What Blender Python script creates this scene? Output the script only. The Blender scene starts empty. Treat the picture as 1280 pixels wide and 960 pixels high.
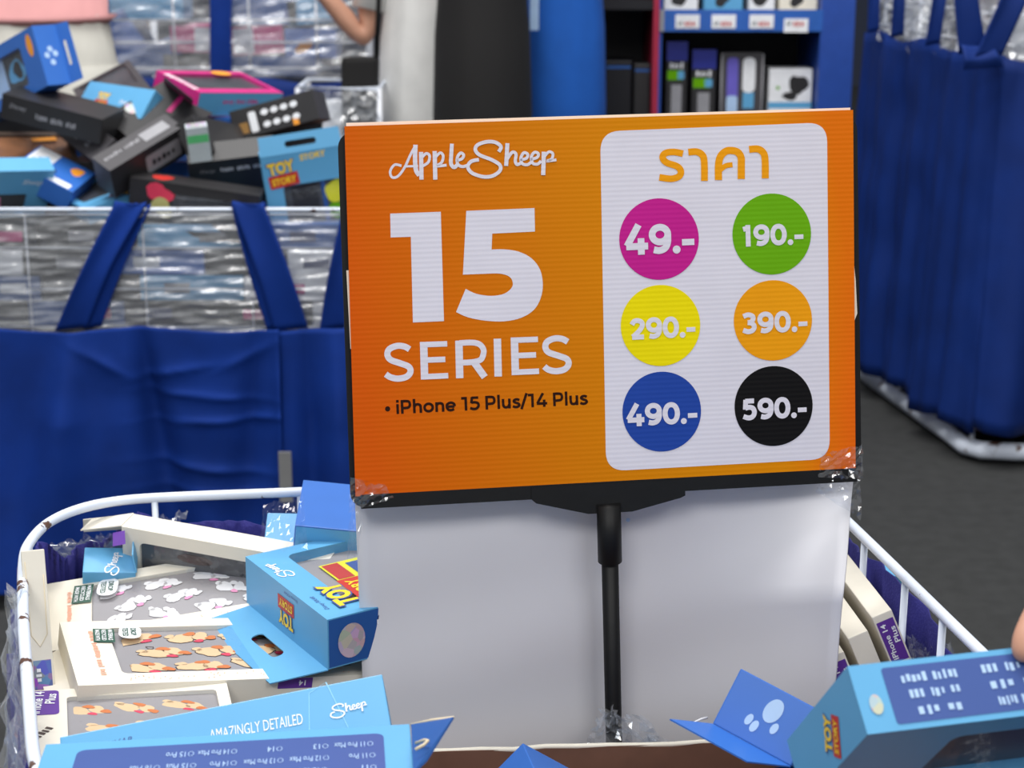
import bpy, bmesh, math, random
from mathutils import Vector as V, Matrix
# ------------------------------------------------------------------ camera, world, light, exposure
sc = bpy.context.scene
COL = sc.collection
FPX, PITCH, HC = 2200.0, math.radians(15.0), 1.32
cam_d = bpy.data.cameras.new('camera'); cam = bpy.data.objects.new('camera', cam_d); COL.objects.link(cam)
cam.location = (0, 0, HC); cam.rotation_euler = (math.pi/2 - PITCH, 0, 0)
cam_d.sensor_width = 36.0; cam_d.lens = FPX/1280*36.0; cam_d.clip_start = .05; cam_d.clip_end = 100
cam_d.dof.use_dof = True; cam_d.dof.focus_distance = 1.45; cam_d.dof.aperture_fstop = 11.0
sc.camera = cam
sc.view_settings.view_transform = 'Standard'; sc.view_settings.look = 'None'
sc.view_settings.gamma = 1.0; sc.view_settings.use_curve_mapping = False
sc.view_settings.exposure = 0.0
w = bpy.data.worlds.new('hall_ambient'); sc.world = w; w.use_nodes = True
w.node_tree.nodes['Background'].inputs[0].default_value = (.93, .96, 1, 1)
w.node_tree.nodes['Background'].inputs[1].default_value = .45
def ceiling_light(loc, size, power, rot=(0, 0, 0)):
    l = bpy.data.lights.new('hall_ceiling_light', 'AREA'); l.energy = power; l.shape = 'RECTANGLE'
    l.size, l.size_y = size; l.color = (1, .985, .96)
    o = bpy.data.objects.new('hall_ceiling_light', l); COL.objects.link(o); o.location = loc; o.rotation_euler = rot
def aimed(loc, to): return (V(to)-V(loc)).to_track_quat('-Z', 'Y').to_euler()
for lc_, sz_, pw_, to_ in (((-1.0, -2.2, 3.9), (1.6, 1.0), 62, (0, 1.4, .8)), ((1.6, -1.8, 3.9), (1.6, 1.0), 44, (0, 1.4, .8)), ((-.2, 1.0, 4.8), (1.4, 1.0), 46, (-.2, 1.2, 0)),
                           ((1.8, 3.0, 4.8), (1.2, 1.2), 44, (1.6, 3.2, 0)), ((-1.6, 2.6, 4.8), (1.2, 1.2), 95, (-1.0, 3.4, 0)), ((.1, 3.4, 4.8), (1.6, 1.2), 90, (0, 5, 0))):
    ceiling_light(lc_, sz_, pw_, aimed(lc_, to_))

FW = V((0, math.cos(PITCH), -math.sin(PITCH))); UP = V((0, math.sin(PITCH), math.cos(PITCH))); RT = V((1, 0, 0)); CP = V((0, 0, HC))
def ray(px, py): return FW + RT*((px-640)/FPX) + UP*((480-py)/FPX)
def at(px, py, y): d = ray(px, py); return CP + d*(y/d.y)          # a point of the place seen at a pixel, y metres away
def atz(px, py, z): d = ray(px, py); return CP + d*((z-HC)/d.z)
R = random.Random(7)
# ------------------------------------------------------------------ materials
def lin(c):
    c = c/255.0
    return c/12.92 if c <= .04045 else ((c+.055)/1.055)**2.4
def rgb(r, g, b): return (lin(r), lin(g), lin(b), 1)
MATS = {}
def mat(name, col, rough=.55, var=.06, scale=30, bump=0.0, bscale=200, metal=0, spec=.5, kind=None, coat=0):
    if name in MATS: return MATS[name]
    m = bpy.data.materials.new(name); m.use_nodes = True; nt = m.node_tree; b = nt.nodes['Principled BSDF']
    b.inputs['Roughness'].default_value = rough; b.inputs['Metallic'].default_value = metal
    b.inputs['Specular IOR Level'].default_value = spec
    b.inputs['Coat Weight'].default_value = coat
    tc = nt.nodes.new('ShaderNodeTexCoord')
    n = nt.nodes.new('ShaderNodeTexNoise'); n.inputs['Scale'].default_value = scale; n.inputs['Detail'].default_value = 4
    nt.links.new(tc.outputs['Object'], n.inputs['Vector'])
    r = nt.nodes.new('ShaderNodeValToRGB')
    r.color_ramp.elements[0].position = .3; r.color_ramp.elements[1].position = .7
    r.color_ramp.elements[0].color = tuple(max(0, c*(1-var)) for c in col[:3])+(1,)
    r.color_ramp.elements[1].color = tuple(min(1, c*(1+var)) for c in col[:3])+(1,)
    nt.links.new(n.outputs['Fac'], r.inputs['Fac']); nt.links.new(r.outputs['Color'], b.inputs['Base Color'])
    if bump:
        n2 = nt.nodes.new('ShaderNodeTexNoise'); n2.inputs['Scale'].default_value = bscale; n2.inputs['Detail'].default_value = 3
        nt.links.new(tc.outputs['Object'], n2.inputs['Vector'])
        bp = nt.nodes.new('ShaderNodeBump'); bp.inputs['Strength'].default_value = bump; bp.inputs['Distance'].default_value = .002
        nt.links.new(n2.outputs['Fac'], bp.inputs['Height']); nt.links.new(bp.outputs['Normal'], b.inputs['Normal'])
    if kind == 'ribs' or kind == 'gradient':                      # horizontal flutes of the corrugated sheet
        sep = nt.nodes.new('ShaderNodeSeparateXYZ'); nt.links.new(tc.outputs['Object'], sep.inputs[0])
        mu = nt.nodes.new('ShaderNodeMath'); mu.operation = 'MULTIPLY'; mu.inputs[1].default_value = 2*math.pi/.0040
        nt.links.new(sep.outputs['Y'], mu.inputs[0])
        si = nt.nodes.new('ShaderNodeMath'); si.operation = 'SINE'; nt.links.new(mu.outputs[0], si.inputs[0])
        bp = nt.nodes.new('ShaderNodeBump'); bp.inputs['Strength'].default_value = .42; bp.inputs['Distance'].default_value = .00010
        nt.links.new(si.outputs[0], bp.inputs['Height']); nt.links.new(bp.outputs['Normal'], b.inputs['Normal'])
    if kind == 'gradient':                                         # printed orange to amber blend
        rm = nt.nodes.new('ShaderNodeValToRGB'); e = rm.color_ramp.elements
        e[0].position = 0; e[0].color = rgb(214, 88, 2); e[1].position = 1; e[1].color = rgb(226, 112, 2)
        for p, c in ((.12, rgb(212, 100, 0)), (.4, rgb(212, 122, 0)), (.62, rgb(216, 134, 0)), (.86, rgb(226, 138, 0))):
            q = e.new(p); q.color = c
        mx = nt.nodes.new('ShaderNodeMath'); mx.operation = 'MULTIPLY_ADD'; mx.inputs[1].default_value = 1/.42; 
        my = nt.nodes.new('ShaderNodeMath'); my.operation = 'MULTIPLY_ADD'; my.inputs[1].default_value = .3; my.inputs[2].default_value = -.05
        nt.links.new(sep.outputs['Y'], my.inputs[0]); nt.links.new(sep.outputs['X'], mx.inputs[0]); nt.links.new(my.outputs[0], mx.inputs[2])
        nt.links.new(mx.outputs[0], rm.inputs['Fac'])
        cr = nt.nodes.new('ShaderNodeMath'); cr.operation = 'COMPARE'       # redder print at the lower right border
        mp = nt.nodes.new('ShaderNodeMapRange'); mp.inputs['From Min'].default_value = .2; mp.inputs['From Max'].default_value = .05
        nt.links.new(sep.outputs['Y'], mp.inputs['Value'])
        mq = nt.nodes.new('ShaderNodeMapRange'); mq.inputs['From Min'].default_value = .36; mq.inputs['From Max'].default_value = .42
        nt.links.new(sep.outputs['X'], mq.inputs['Value'])
        pr = nt.nodes.new('ShaderNodeMath'); pr.operation = 'MULTIPLY'; nt.links.new(mp.outputs[0], pr.inputs[0]); nt.links.new(mq.outputs[0], pr.inputs[1])
        mix = nt.nodes.new('ShaderNodeMix'); mix.data_type = 'RGBA'; mix.inputs['B'].default_value = rgb(235, 104, 10)
        nt.links.new(pr.outputs[0], mix.inputs['Factor']); nt.links.new(rm.outputs['Color'], mix.inputs['A'])
        nt.links.new(mix.outputs['Result'], b.inputs['Base Color']); nt.nodes.remove(cr)
    if kind == 'chipped':                                          # white paint with rusty chips
        n3 = nt.nodes.new('ShaderNodeTexNoise'); n3.inputs['Scale'].default_value = 24; n3.inputs['Detail'].default_value = 6; n3.inputs['Roughness'].default_value = .6
        nt.links.new(tc.outputs['Object'], n3.inputs['Vector'])
        st = nt.nodes.new('ShaderNodeMapRange'); st.inputs['From Min'].default_value = .615; st.inputs['From Max'].default_value = .63
        nt.links.new(n3.outputs['Fac'], st.inputs['Value'])
        mix = nt.nodes.new('ShaderNodeMix'); mix.data_type = 'RGBA'; mix.inputs['B'].default_value = rgb(92, 62, 48)
        nt.links.new(st.outputs[0], mix.inputs['Factor']); nt.links.new(r.outputs['Color'], mix.inputs['A']); nt.links.new(mix.outputs['Result'], b.inputs['Base Color'])
    if kind == 'holo':                                             # iridescent foil
        v = nt.nodes.new('ShaderNodeTexVoronoi'); v.inputs['Scale'].default_value = 120; nt.links.new(tc.outputs['Object'], v.inputs['Vector'])
        mix = nt.nodes.new('ShaderNodeMix'); mix.data_type = 'RGBA'; mix.inputs['Factor'].default_value = .28
        mix.inputs['A'].default_value = col; nt.links.new(v.outputs['Color'], mix.inputs['B']); nt.links.new(mix.outputs['Result'], b.inputs['Base Color'])
    MATS[name] = m
    return m
def film(name, clear=.8, tint=(.95, .97, 1), rough=.12, haze=.3):
    """clear plastic: mostly see-through, the rest gloss and a little milky haze"""
    if name in MATS: return MATS[name]
    m = bpy.data.materials.new(name); m.use_nodes = True; nt = m.node_tree; nt.nodes.clear()
    o = nt.nodes.new('ShaderNodeOutputMaterial'); t = nt.nodes.new('ShaderNodeBsdfTransparent'); t.inputs[0].default_value = (*tint, 1)
    g = nt.nodes.new('ShaderNodeBsdfGlossy'); g.inputs['Roughness'].default_value = rough
    d = nt.nodes.new('ShaderNodeBsdfDiffuse'); d.inputs[0].default_value = (.85, .87, .9, 1)
    tc = nt.nodes.new('ShaderNodeTexCoord'); n = nt.nodes.new('ShaderNodeTexNoise'); n.inputs['Scale'].default_value = 60
    nt.links.new(tc.outputs['Object'], n.inputs['Vector'])
    bp = nt.nodes.new('ShaderNodeBump'); bp.inputs['Strength'].default_value = .4; bp.inputs['Distance'].default_value = .003
    nt.links.new(n.outputs['Fac'], bp.inputs['Height']); nt.links.new(bp.outputs['Normal'], g.inputs['Normal'])
    a = nt.nodes.new('ShaderNodeMixShader'); a.inputs[0].default_value = haze
    nt.links.new(g.outputs[0], a.inputs[1]); nt.links.new(d.outputs[0], a.inputs[2])
    b = nt.nodes.new('ShaderNodeMixShader'); b.inputs[0].default_value = 1-clear
    nt.links.new(t.outputs[0], b.inputs[1]); nt.links.new(a.outputs[0], b.inputs[2]); nt.links.new(b.outputs[0], o.inputs[0])
    MATS[name] = m
    return m
M_ORANGE = mat('corrugated_orange_print', rgb(226, 120, 0), .5, kind='gradient', spec=.1)
def rib(name, c): return mat(name, c, .5, var=.02, kind='ribs', spec=.12)
M_SWHITE = rib('sign_white', rgb(222, 219, 230)); M_MAG = rib('sign_magenta', rgb(196, 30, 140)); M_GRN = rib('sign_green', rgb(104, 172, 8))
M_YEL = rib('sign_yellow', rgb(240, 222, 0)); M_AMB = rib('sign_amber', rgb(240, 158, 10)); M_BLU = rib('sign_blue', rgb(34, 70, 160)); M_SBLK = rib('sign_black', rgb(16, 15, 17))
M_INK = rib('sign_dark_ink', rgb(44, 18, 8))
M_BLACKP = mat('black_plastic', rgb(13, 13, 14), .5, spec=.3, var=.2, bump=.1, bscale=90)
M_PAPER = mat('paper_edge', rgb(236, 230, 214), .8)
M_CARD = mat('white_card', rgb(224, 223, 228), .5, var=.03, scale=5, bump=.25, bscale=9)
M_CREAM = mat('cream_carton', rgb(228, 222, 208), .6, var=.02, bump=.05, bscale=300)
M_BOARD = mat('raw_board', rgb(214, 200, 172), .8)
M_SKY = mat('sky_blue_carton', rgb(96, 168, 214), .38, var=.02)
M_BLUE = mat('mid_blue_carton', rgb(50, 108, 194), .38, var=.03)
M_DEEP = mat('deep_blue_carton', rgb(36, 88, 160), .4, var=.03)
M_NAVY = mat('navy_print', rgb(60, 86, 152), .42, var=.02)
M_DNAVY = mat('dark_navy_print', rgb(38, 52, 104), .42, var=.02)
M_BLK = mat('black_carton', rgb(42, 41, 43), .45, var=.08)
M_DGREY = mat('charcoal_carton', rgb(66, 64, 68), .5, var=.06)
M_WHITE = mat('white_print', rgb(238, 240, 244), .5)
M_PALE = mat('pale_blue_print', rgb(176, 205, 240), .5)
M_GREYT = mat('grey_print', rgb(150, 150, 155), .5)
M_YPRINT = mat('yellow_print', rgb(250, 210, 40), .45)
M_LEMON = mat('lemon_print', rgb(238, 232, 40), .45)
M_RED = mat('red_print', rgb(196, 48, 40), .45)
M_PURP = mat('purple_label', rgb(96, 52, 150), .4, var=.05)
M_HOLO = mat('violet_foil', rgb(120, 96, 190), .2, metal=.5, kind='holo')
M_SILV = mat('silver_foil', rgb(214, 206, 216), .25, metal=.3, kind='holo')
M_DKGRN = mat('dark_green_print', rgb(34, 82, 66), .5)
M_ORPR = mat('orange_print', rgb(246, 160, 50), .45)
M_TRAYG = mat('frosted_grey_tray', rgb(160, 154, 154), .35, var=.06, scale=12)
M_TRAYD = mat('dark_tray', rgb(70, 72, 76), .35, var=.3, scale=14)
M_MPINK = mat('magenta_carton', rgb(206, 40, 128), .4, var=.05)
M_BROWNB = mat('brown_corrugated_board', rgb(116, 82, 66), .8, var=.1, scale=40)
M_RIM = mat('chipped_white_paint', rgb(222, 230, 244), .4, var=.04, kind='chipped')
M_WIRE = mat('white_wire', rgb(225, 228, 235), .4)
M_CLOTH = mat('royal_blue_cloth', rgb(9, 48, 128), .75, spec=.2, var=.15, scale=9, bump=.3, bscale=700)
M_CLOTH2 = mat('deep_blue_cloth', rgb(8, 42, 112), .7, spec=.25, var=.15, scale=9, bump=.3, bscale=700)
M_LINER = mat('indigo_liner_cloth', rgb(38, 36, 118), .8, var=.15, scale=12, bump=.4, bscale=400)
M_FLOOR = mat('charcoal_carpet', rgb(50, 51, 51), .95, var=.18, scale=26, bump=.8, bscale=900)
M_WALL = mat('dim_hall_wall', rgb(60, 66, 84), .9)
M_WRAP = film('stretch_wrap', .60, rough=.2, haze=.55)
M_WRAPC = film('clear_wrap', .8, rough=.08, haze=.3)
M_TAPE = film('clear_tape', .86, rough=.1, haze=.25)
M_PANE = film('clear_window_film', .93, rough=.05, haze=.05)
M_SKIN = mat('skin', rgb(196, 146, 122), .5, var=.04)
M_STEEL = mat('grey_steel', rgb(150, 150, 150), .4, metal=.3)

# ------------------------------------------------------------------ helpers
def tag(o, label, cat, group=None, kind=None):
    o['label'] = label; o['category'] = cat
    if group: o['group'] = group
    if kind: o['kind'] = kind
    return o
def struct(o, label=None, cat=None):
    o['kind'] = 'structure'
    if label: o['label'] = label
    if cat: o['category'] = cat
    return o
def empty(name, loc=(0, 0, 0)):
    o = bpy.data.objects.new(name, None); COL.objects.link(o); o.location = loc; o.empty_display_size = .05
    return o
def link(name, me, m, parent=None, smooth=False, M=None):
    o = bpy.data.objects.new(name, me); COL.objects.link(o)
    if m is not None and not me.materials: me.materials.append(m)
    if smooth:
        for p in me.polygons: p.use_smooth = True
    if parent is not None: o.parent = parent
    if M is not None: o.matrix_local = M
    return o
def mk(name, vs, fs, m, parent=None, smooth=False, M=None):
    me = bpy.data.meshes.new(name); me.from_pydata([tuple(v) for v in vs], [], fs); me.update()
    return link(name, me, m, parent, smooth, M)
def recalc(me):
    bm = bmesh.new(); bm.from_mesh(me); bmesh.ops.recalc_face_normals(bm, faces=bm.faces); bm.to_mesh(me); bm.free()
def box_v(x0, x1, y0, y1, z0, z1):
    return [(x, y, z) for z in (z0, z1) for y in (y0, y1) for x in (x0, x1)]
BOX_F = [(0, 2, 3, 1), (4, 5, 7, 6), (0, 1, 5, 4), (2, 6, 7, 3), (0, 4, 6, 2), (1, 3, 7, 5)]
def box(name, x0, x1, y0, y1, z0, z1, m, parent=None, bev=0, M=None):
    me = bpy.data.meshes.new(name); me.from_pydata(box_v(x0, x1, y0, y1, z0, z1), [], BOX_F)
    if bev:
        bm = bmesh.new(); bm.from_mesh(me); bmesh.ops.bevel(bm, geom=bm.edges[:], offset=bev, segments=2, affect='EDGES', profile=.6); bm.to_mesh(me); bm.free()
    me.update()
    return link(name, me, m, parent, False, M)
def catmull(pts, n=8, closed=False):
    P = [V(p) for p in pts]; out = []; N = len(P)
    for i in range(N if closed else N-1):
        if closed: a, b, c, d = P[i-1], P[i], P[(i+1) % N], P[(i+2) % N]
        else: a, b, c, d = P[max(i-1, 0)], P[i], P[i+1], P[min(i+2, N-1)]
        for k in range(n):
            t = k/n; out.append(.5*((2*b)+(c-a)*t+(2*a-5*b+4*c-d)*t*t+(3*b-a-3*c+d)*t**3))
    if not closed: out.append(P[-1])
    return out
def tube(name, pts, r, m, parent=None, sides=8, closed=False, M=None, taper=None):
    P = [V(p) for p in pts]; N = len(P); vs = []; fs = []; up = V((0, 0, 1)); prev = None
    for i, p in enumerate(P):
        if closed: t = (P[(i+1) % N]-P[i-1])
        else: t = P[min(i+1, N-1)]-P[max(i-1, 0)]
        t.normalize()
        if prev is None: a = t.cross(up if abs(t.z) < .9 else V((1, 0, 0)))
        else: a = prev-t*prev.dot(t)
        a.normalize(); prev = a; b = t.cross(a); rr = r*(taper[i] if taper else 1)
        vs += [p+(a*math.cos(2*math.pi*k/sides)+b*math.sin(2*math.pi*k/sides))*rr for k in range(sides)]
    for i in range(N if closed else N-1):
        j = (i+1) % N
        for k in range(sides):
            l = (k+1) % sides; fs.append((i*sides+k, i*sides+l, j*sides+l, j*sides+k))
    if not closed: fs += [tuple(range(sides-1, -1, -1)), tuple((N-1)*sides+k for k in range(sides))]
    o = mk(name, vs, fs, m, parent, True, M)
    recalc(o.data)
    return o
def prism(name, poly, t, m, parent=None, M=None):
    """polygon in local xy extruded from z=0 to z=t"""
    n = len(poly); vs = [(p[0], p[1], 0) for p in poly]+[(p[0], p[1], t) for p in poly]
    fs = [tuple(range(n-1, -1, -1)), tuple(range(n, 2*n))]+[(i, (i+1) % n, n+(i+1) % n, n+i) for i in range(n)]
    o = mk(name, vs, fs, m, parent, False, M); recalc(o.data)
    return o
def rrect(x0, y0, x1, y1, r, n=5):
    """rounded rectangle, counter-clockwise, as four corner groups (bl, br, tr, tl)"""
    g = []
    for cx, cy, a in ((x0+r, y0+r, 180), (x1-r, y0+r, 270), (x1-r, y1-r, 0), (x0+r, y1-r, 90)):
        g.append([(cx+r*math.cos(math.radians(a+90*k/n)), cy+r*math.sin(math.radians(a+90*k/n))) for k in range(n+1)])
    return g
def flat(g): return [p for c in g for p in c]
def framed(o_pts, g):
    """faces of a quad o_pts (bl, br, tr, tl) with a rounded hole g: verts, faces, hole loop indices"""
    vs = list(o_pts); fs = []; idx = []
    for c in g:
        idx.append(list(range(len(vs), len(vs)+len(c)))); vs += c
    for k in range(4):
        l = (k+1) % 4
        for i in range(len(idx[k])-1): fs.append((k, idx[k][i+1], idx[k][i])[::-1][::1] if False else (k, idx[k][i], idx[k][i+1])[::-1])
        fs.append((k, l, idx[l][0], idx[k][-1]))
    return vs, fs, [i for c in idx for i in c]
# ---- printed lettering
_tx = {}
def text_mesh(s, bold=0.0, shear=0.0):
    k = (s, bold, shear)
    if k in _tx: return _tx[k]
    cu = bpy.data.curves.new('lettering', 'FONT'); cu.body = s; cu.offset = bold; cu.shear = shear; cu.resolution_u = 3
    o = bpy.data.objects.new('lettering', cu); COL.objects.link(o)
    bpy.context.view_layer.update()
    me = bpy.data.meshes.new_from_object(o.evaluated_get(bpy.context.evaluated_depsgraph_get()))
    bpy.data.objects.remove(o); bpy.data.curves.remove(cu)
    vs = [(v.co.x, v.co.y) for v in me.vertices]; fs = [tuple(p.vertices) for p in me.polygons]; bpy.data.meshes.remove(me)
    x0 = min(v[0] for v in vs); x1 = max(v[0] for v in vs); y0 = min(v[1] for v in vs); y1 = max(v[1] for v in vs)
    _tx[k] = ([((v[0]-x0)/(x1-x0), (v[1]-y0)/(y1-y0)) for v in vs], fs)
    return _tx[k]
def blurred(s):
    """print too small or blurred to read in the photograph: a row of small upright marks, one per character"""
    q = random.Random(s); n = len(s)-1; vs, fs = [], []
    for i, ch in enumerate(s[1:]):
        if ch == ' ': continue
        a, b, lo, hi = (i+.1)/n, (i+.1+q.uniform(.45, .75))/n, q.choice((0, 0, .1)), q.choice((1, .75, .75, .9)); k = len(vs)
        vs += [(a, lo), (b, lo), (b, hi), (a, hi)]; fs.append((k, k+1, k+2, k+3))
    return vs, fs
def place2(pts, cx, cy, wd, h, rot):
    c, s = math.cos(math.radians(rot)), math.sin(math.radians(rot)); out = []
    for x, y in pts:
        u, v = (x-.5)*wd, (y-.5)*h; out.append((cx+u*c-v*s, cy+u*s+v*c))
    return out
def text(parent, M, s, cx, cy, wd, h, m, rot=0, bold=.0, shear=0.0, off=.0004, name='printed_text'):
    if s.startswith('~'): vs, fs = blurred(s)
    else: vs, fs = text_mesh(s, bold, shear)
    return mk(name, [(x, y, off) for x, y in place2(vs, cx, cy, wd, h, rot)], fs, m, parent, False, M)
def patch(parent, M, poly, m, off=.0003, name='printed_panel'):
    return mk(name, [(x, y, off) for x, y in poly], [tuple(range(len(poly)))], m, parent, False, M)
def ell(cx, cy, rx, ry, rot=0, n=24):
    return place2([(.5+.5*math.cos(2*math.pi*k/n), .5+.5*math.sin(2*math.pi*k/n)) for k in range(n)], cx, cy, 2*rx, 2*ry, rot)
def rect(cx, cy, wd, h, rot=0): return place2([(0, 0), (1, 0), (1, 1), (0, 1)], cx, cy, wd, h, rot)
def rr(cx, cy, wd, h, r, rot=0):
    return place2([((x+wd/2)/wd, (y+h/2)/h) for x, y in flat(rrect(-wd/2, -h/2, wd/2, h/2, r))], cx, cy, wd, h, rot)
def _snap(p): return (round(p[0], 6), round(p[1], 6))
def strokes(lines, default):
    """thick pen strokes as flat quads: lines = [(points, width or None, smooth?)]"""
    vs, fs, zs = [], [], []
    for li, (pts, wd, sm) in enumerate(lines):
        pts = [_snap(p) for p in pts]; P = [V((p[0], p[1])) for p in pts]
        ring_ = sm and len(P) > 4 and (P[0]-P[-1]).length < 1e-6
        if sm: P = [V((p.x, p.y)) for p in (catmull([(p[0], p[1], 0) for p in pts[:-1]], 5, True) if ring_ else catmull([(p[0], p[1], 0) for p in pts], 5))]
        if ring_: P.append(P[0].copy())
        base = len(vs); hw = (wd or default)/2
        for i, p in enumerate(P):
            t = P[1]-P[-2] if ring_ and i in (0, len(P)-1) else P[min(i+1, len(P)-1)]-P[max(i-1, 0)]
            if t.length < 1e-9: t = V((1, 0))
            t.normalize(); n = V((-t.y, t.x))
            k = 1.0
            if not sm and 0 < i < len(P)-1:
                a = (P[i]-P[i-1]).normalized(); k = min(1.6, 1/max(.4, abs(a.dot(t))))
            vs += [p+n*hw*k, p-n*hw*k]; zs += [li*.00006]*2
        for i in range(len(P)-1): fs.append((base+2*i, base+2*i+1, base+2*i+3, base+2*i+2))
    return [(v.x, v.y, z) for v, z in zip(vs, zs)], fs
SHEEP = [([(765,225),(776,202),(750,181),(710,178),(667,192),(655,215),(675,240),(730,262),(770,287),(770,315),(735,339),(690,342),(640,325),(620,297),(635,271),(672,262)],17,1),
 ([(806,185),(803,240),(800,292)],19,0),([(803,262),(828,228),(846,236),(843,268),(851,285),(868,279)],15,1),
 ([(866,263),(895,256),(901,237),(883,230),(869,255),(876,281),(900,286),(918,274)],14,1),([(914,262),(945,252),(951,234),(933,228),(918,250),(925,279),(948,283),(964,268)],14,1),
 ([(977,225),(974,335)],20,0),([(978,250),(1000,226),(1019,234),(1014,259),(990,269),(1036,263)],13,1)]
APPLE = [([(308,291),(276,286),(255,317),(264,345),(291,340),(322,300),(350,240),(374,195)],12,1),([(374,192),(372,250),(376,310),(392,336)],21,1),([(322,294),(386,292)],10,0),
 ([(400,226),(402,356)],20,0),([(404,252),(424,233),(440,244),(434,274),(408,292)],13,1),([(464,222),(467,356)],20,0),([(468,250),(490,230),(504,244),(497,275),(473,292),(520,288)],13,1),
 ([(545,187),(542,240),(541,282),(557,298),(575,280)],18,1),([(566,266),(592,258),(600,240),(585,231),(570,254),(573,284),(594,295),(618,289)],14,1)]
def sheep_logo(parent, M, cx, cy, wd, m, rot=0, off=.0005, flip=1):
    vs, fs = strokes(SHEEP, 15); h = wd*170/430
    q = [((x-612)/430, (350-y)/175) for x, y, z in vs]; fs = [f_[::-1] for f_ in fs]
    return mk('printed_script_logo', [(p_[0], p_[1], off+v_[2]) for p_, v_ in zip(place2(q, cx, cy, wd, h, rot), vs)], fs, m, parent, False, M)
def blob(cx, cy, r, seed, sx=1, sy=1, rot=0, n=14):
    q = random.Random(seed); c, s = math.cos(rot), math.sin(rot); out = []
    ph = [q.uniform(0, 6.28) for _ in range(3)]
    for k in range(n):
        a = 2*math.pi*k/n; d = r*(1+.16*math.sin(2*a+ph[0])+.12*math.sin(3*a+ph[1])+.05*math.sin(5*a+ph[2]))
        u, v = d*sx*math.cos(a), d*sy*math.sin(a); out.append((cx+u*c-v*s, cy+u*s+v*c))
    return out
# ---- cartons
def pose(c, x, y, D=None):
    x = V(x).normalized(); y = V(y); y = (y-x*x.dot(y)).normalized(); z = x.cross(y)
    M = Matrix(((x.x, y.x, z.x, 0), (x.y, y.y, z.y, 0), (x.z, y.z, z.z, 0), (0, 0, 0, 1)))
    c = V(c)
    if D is not None: c = c-z*(D[2]/2)
    M.translation = c
    return M
def face(D, f):
    """matrix of a carton face: origin at its middle, x right, y up, z out; second value = its size"""
    L, W, H = D
    o, x, y, s = {'top': ((0, 0, H), (1, 0, 0), (0, 1, 0), (L, W)), 'front': ((0, -W/2, H/2), (1, 0, 0), (0, 0, 1), (L, H)),
                  'back': ((0, W/2, H/2), (-1, 0, 0), (0, 0, 1), (L, H)), 'left': ((-L/2, 0, H/2), (0, -1, 0), (0, 0, 1), (W, H)),
                  'right': ((L/2, 0, H/2), (0, 1, 0), (0, 0, 1), (W, H))}[f]
    return pose(o, x, y), s
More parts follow.
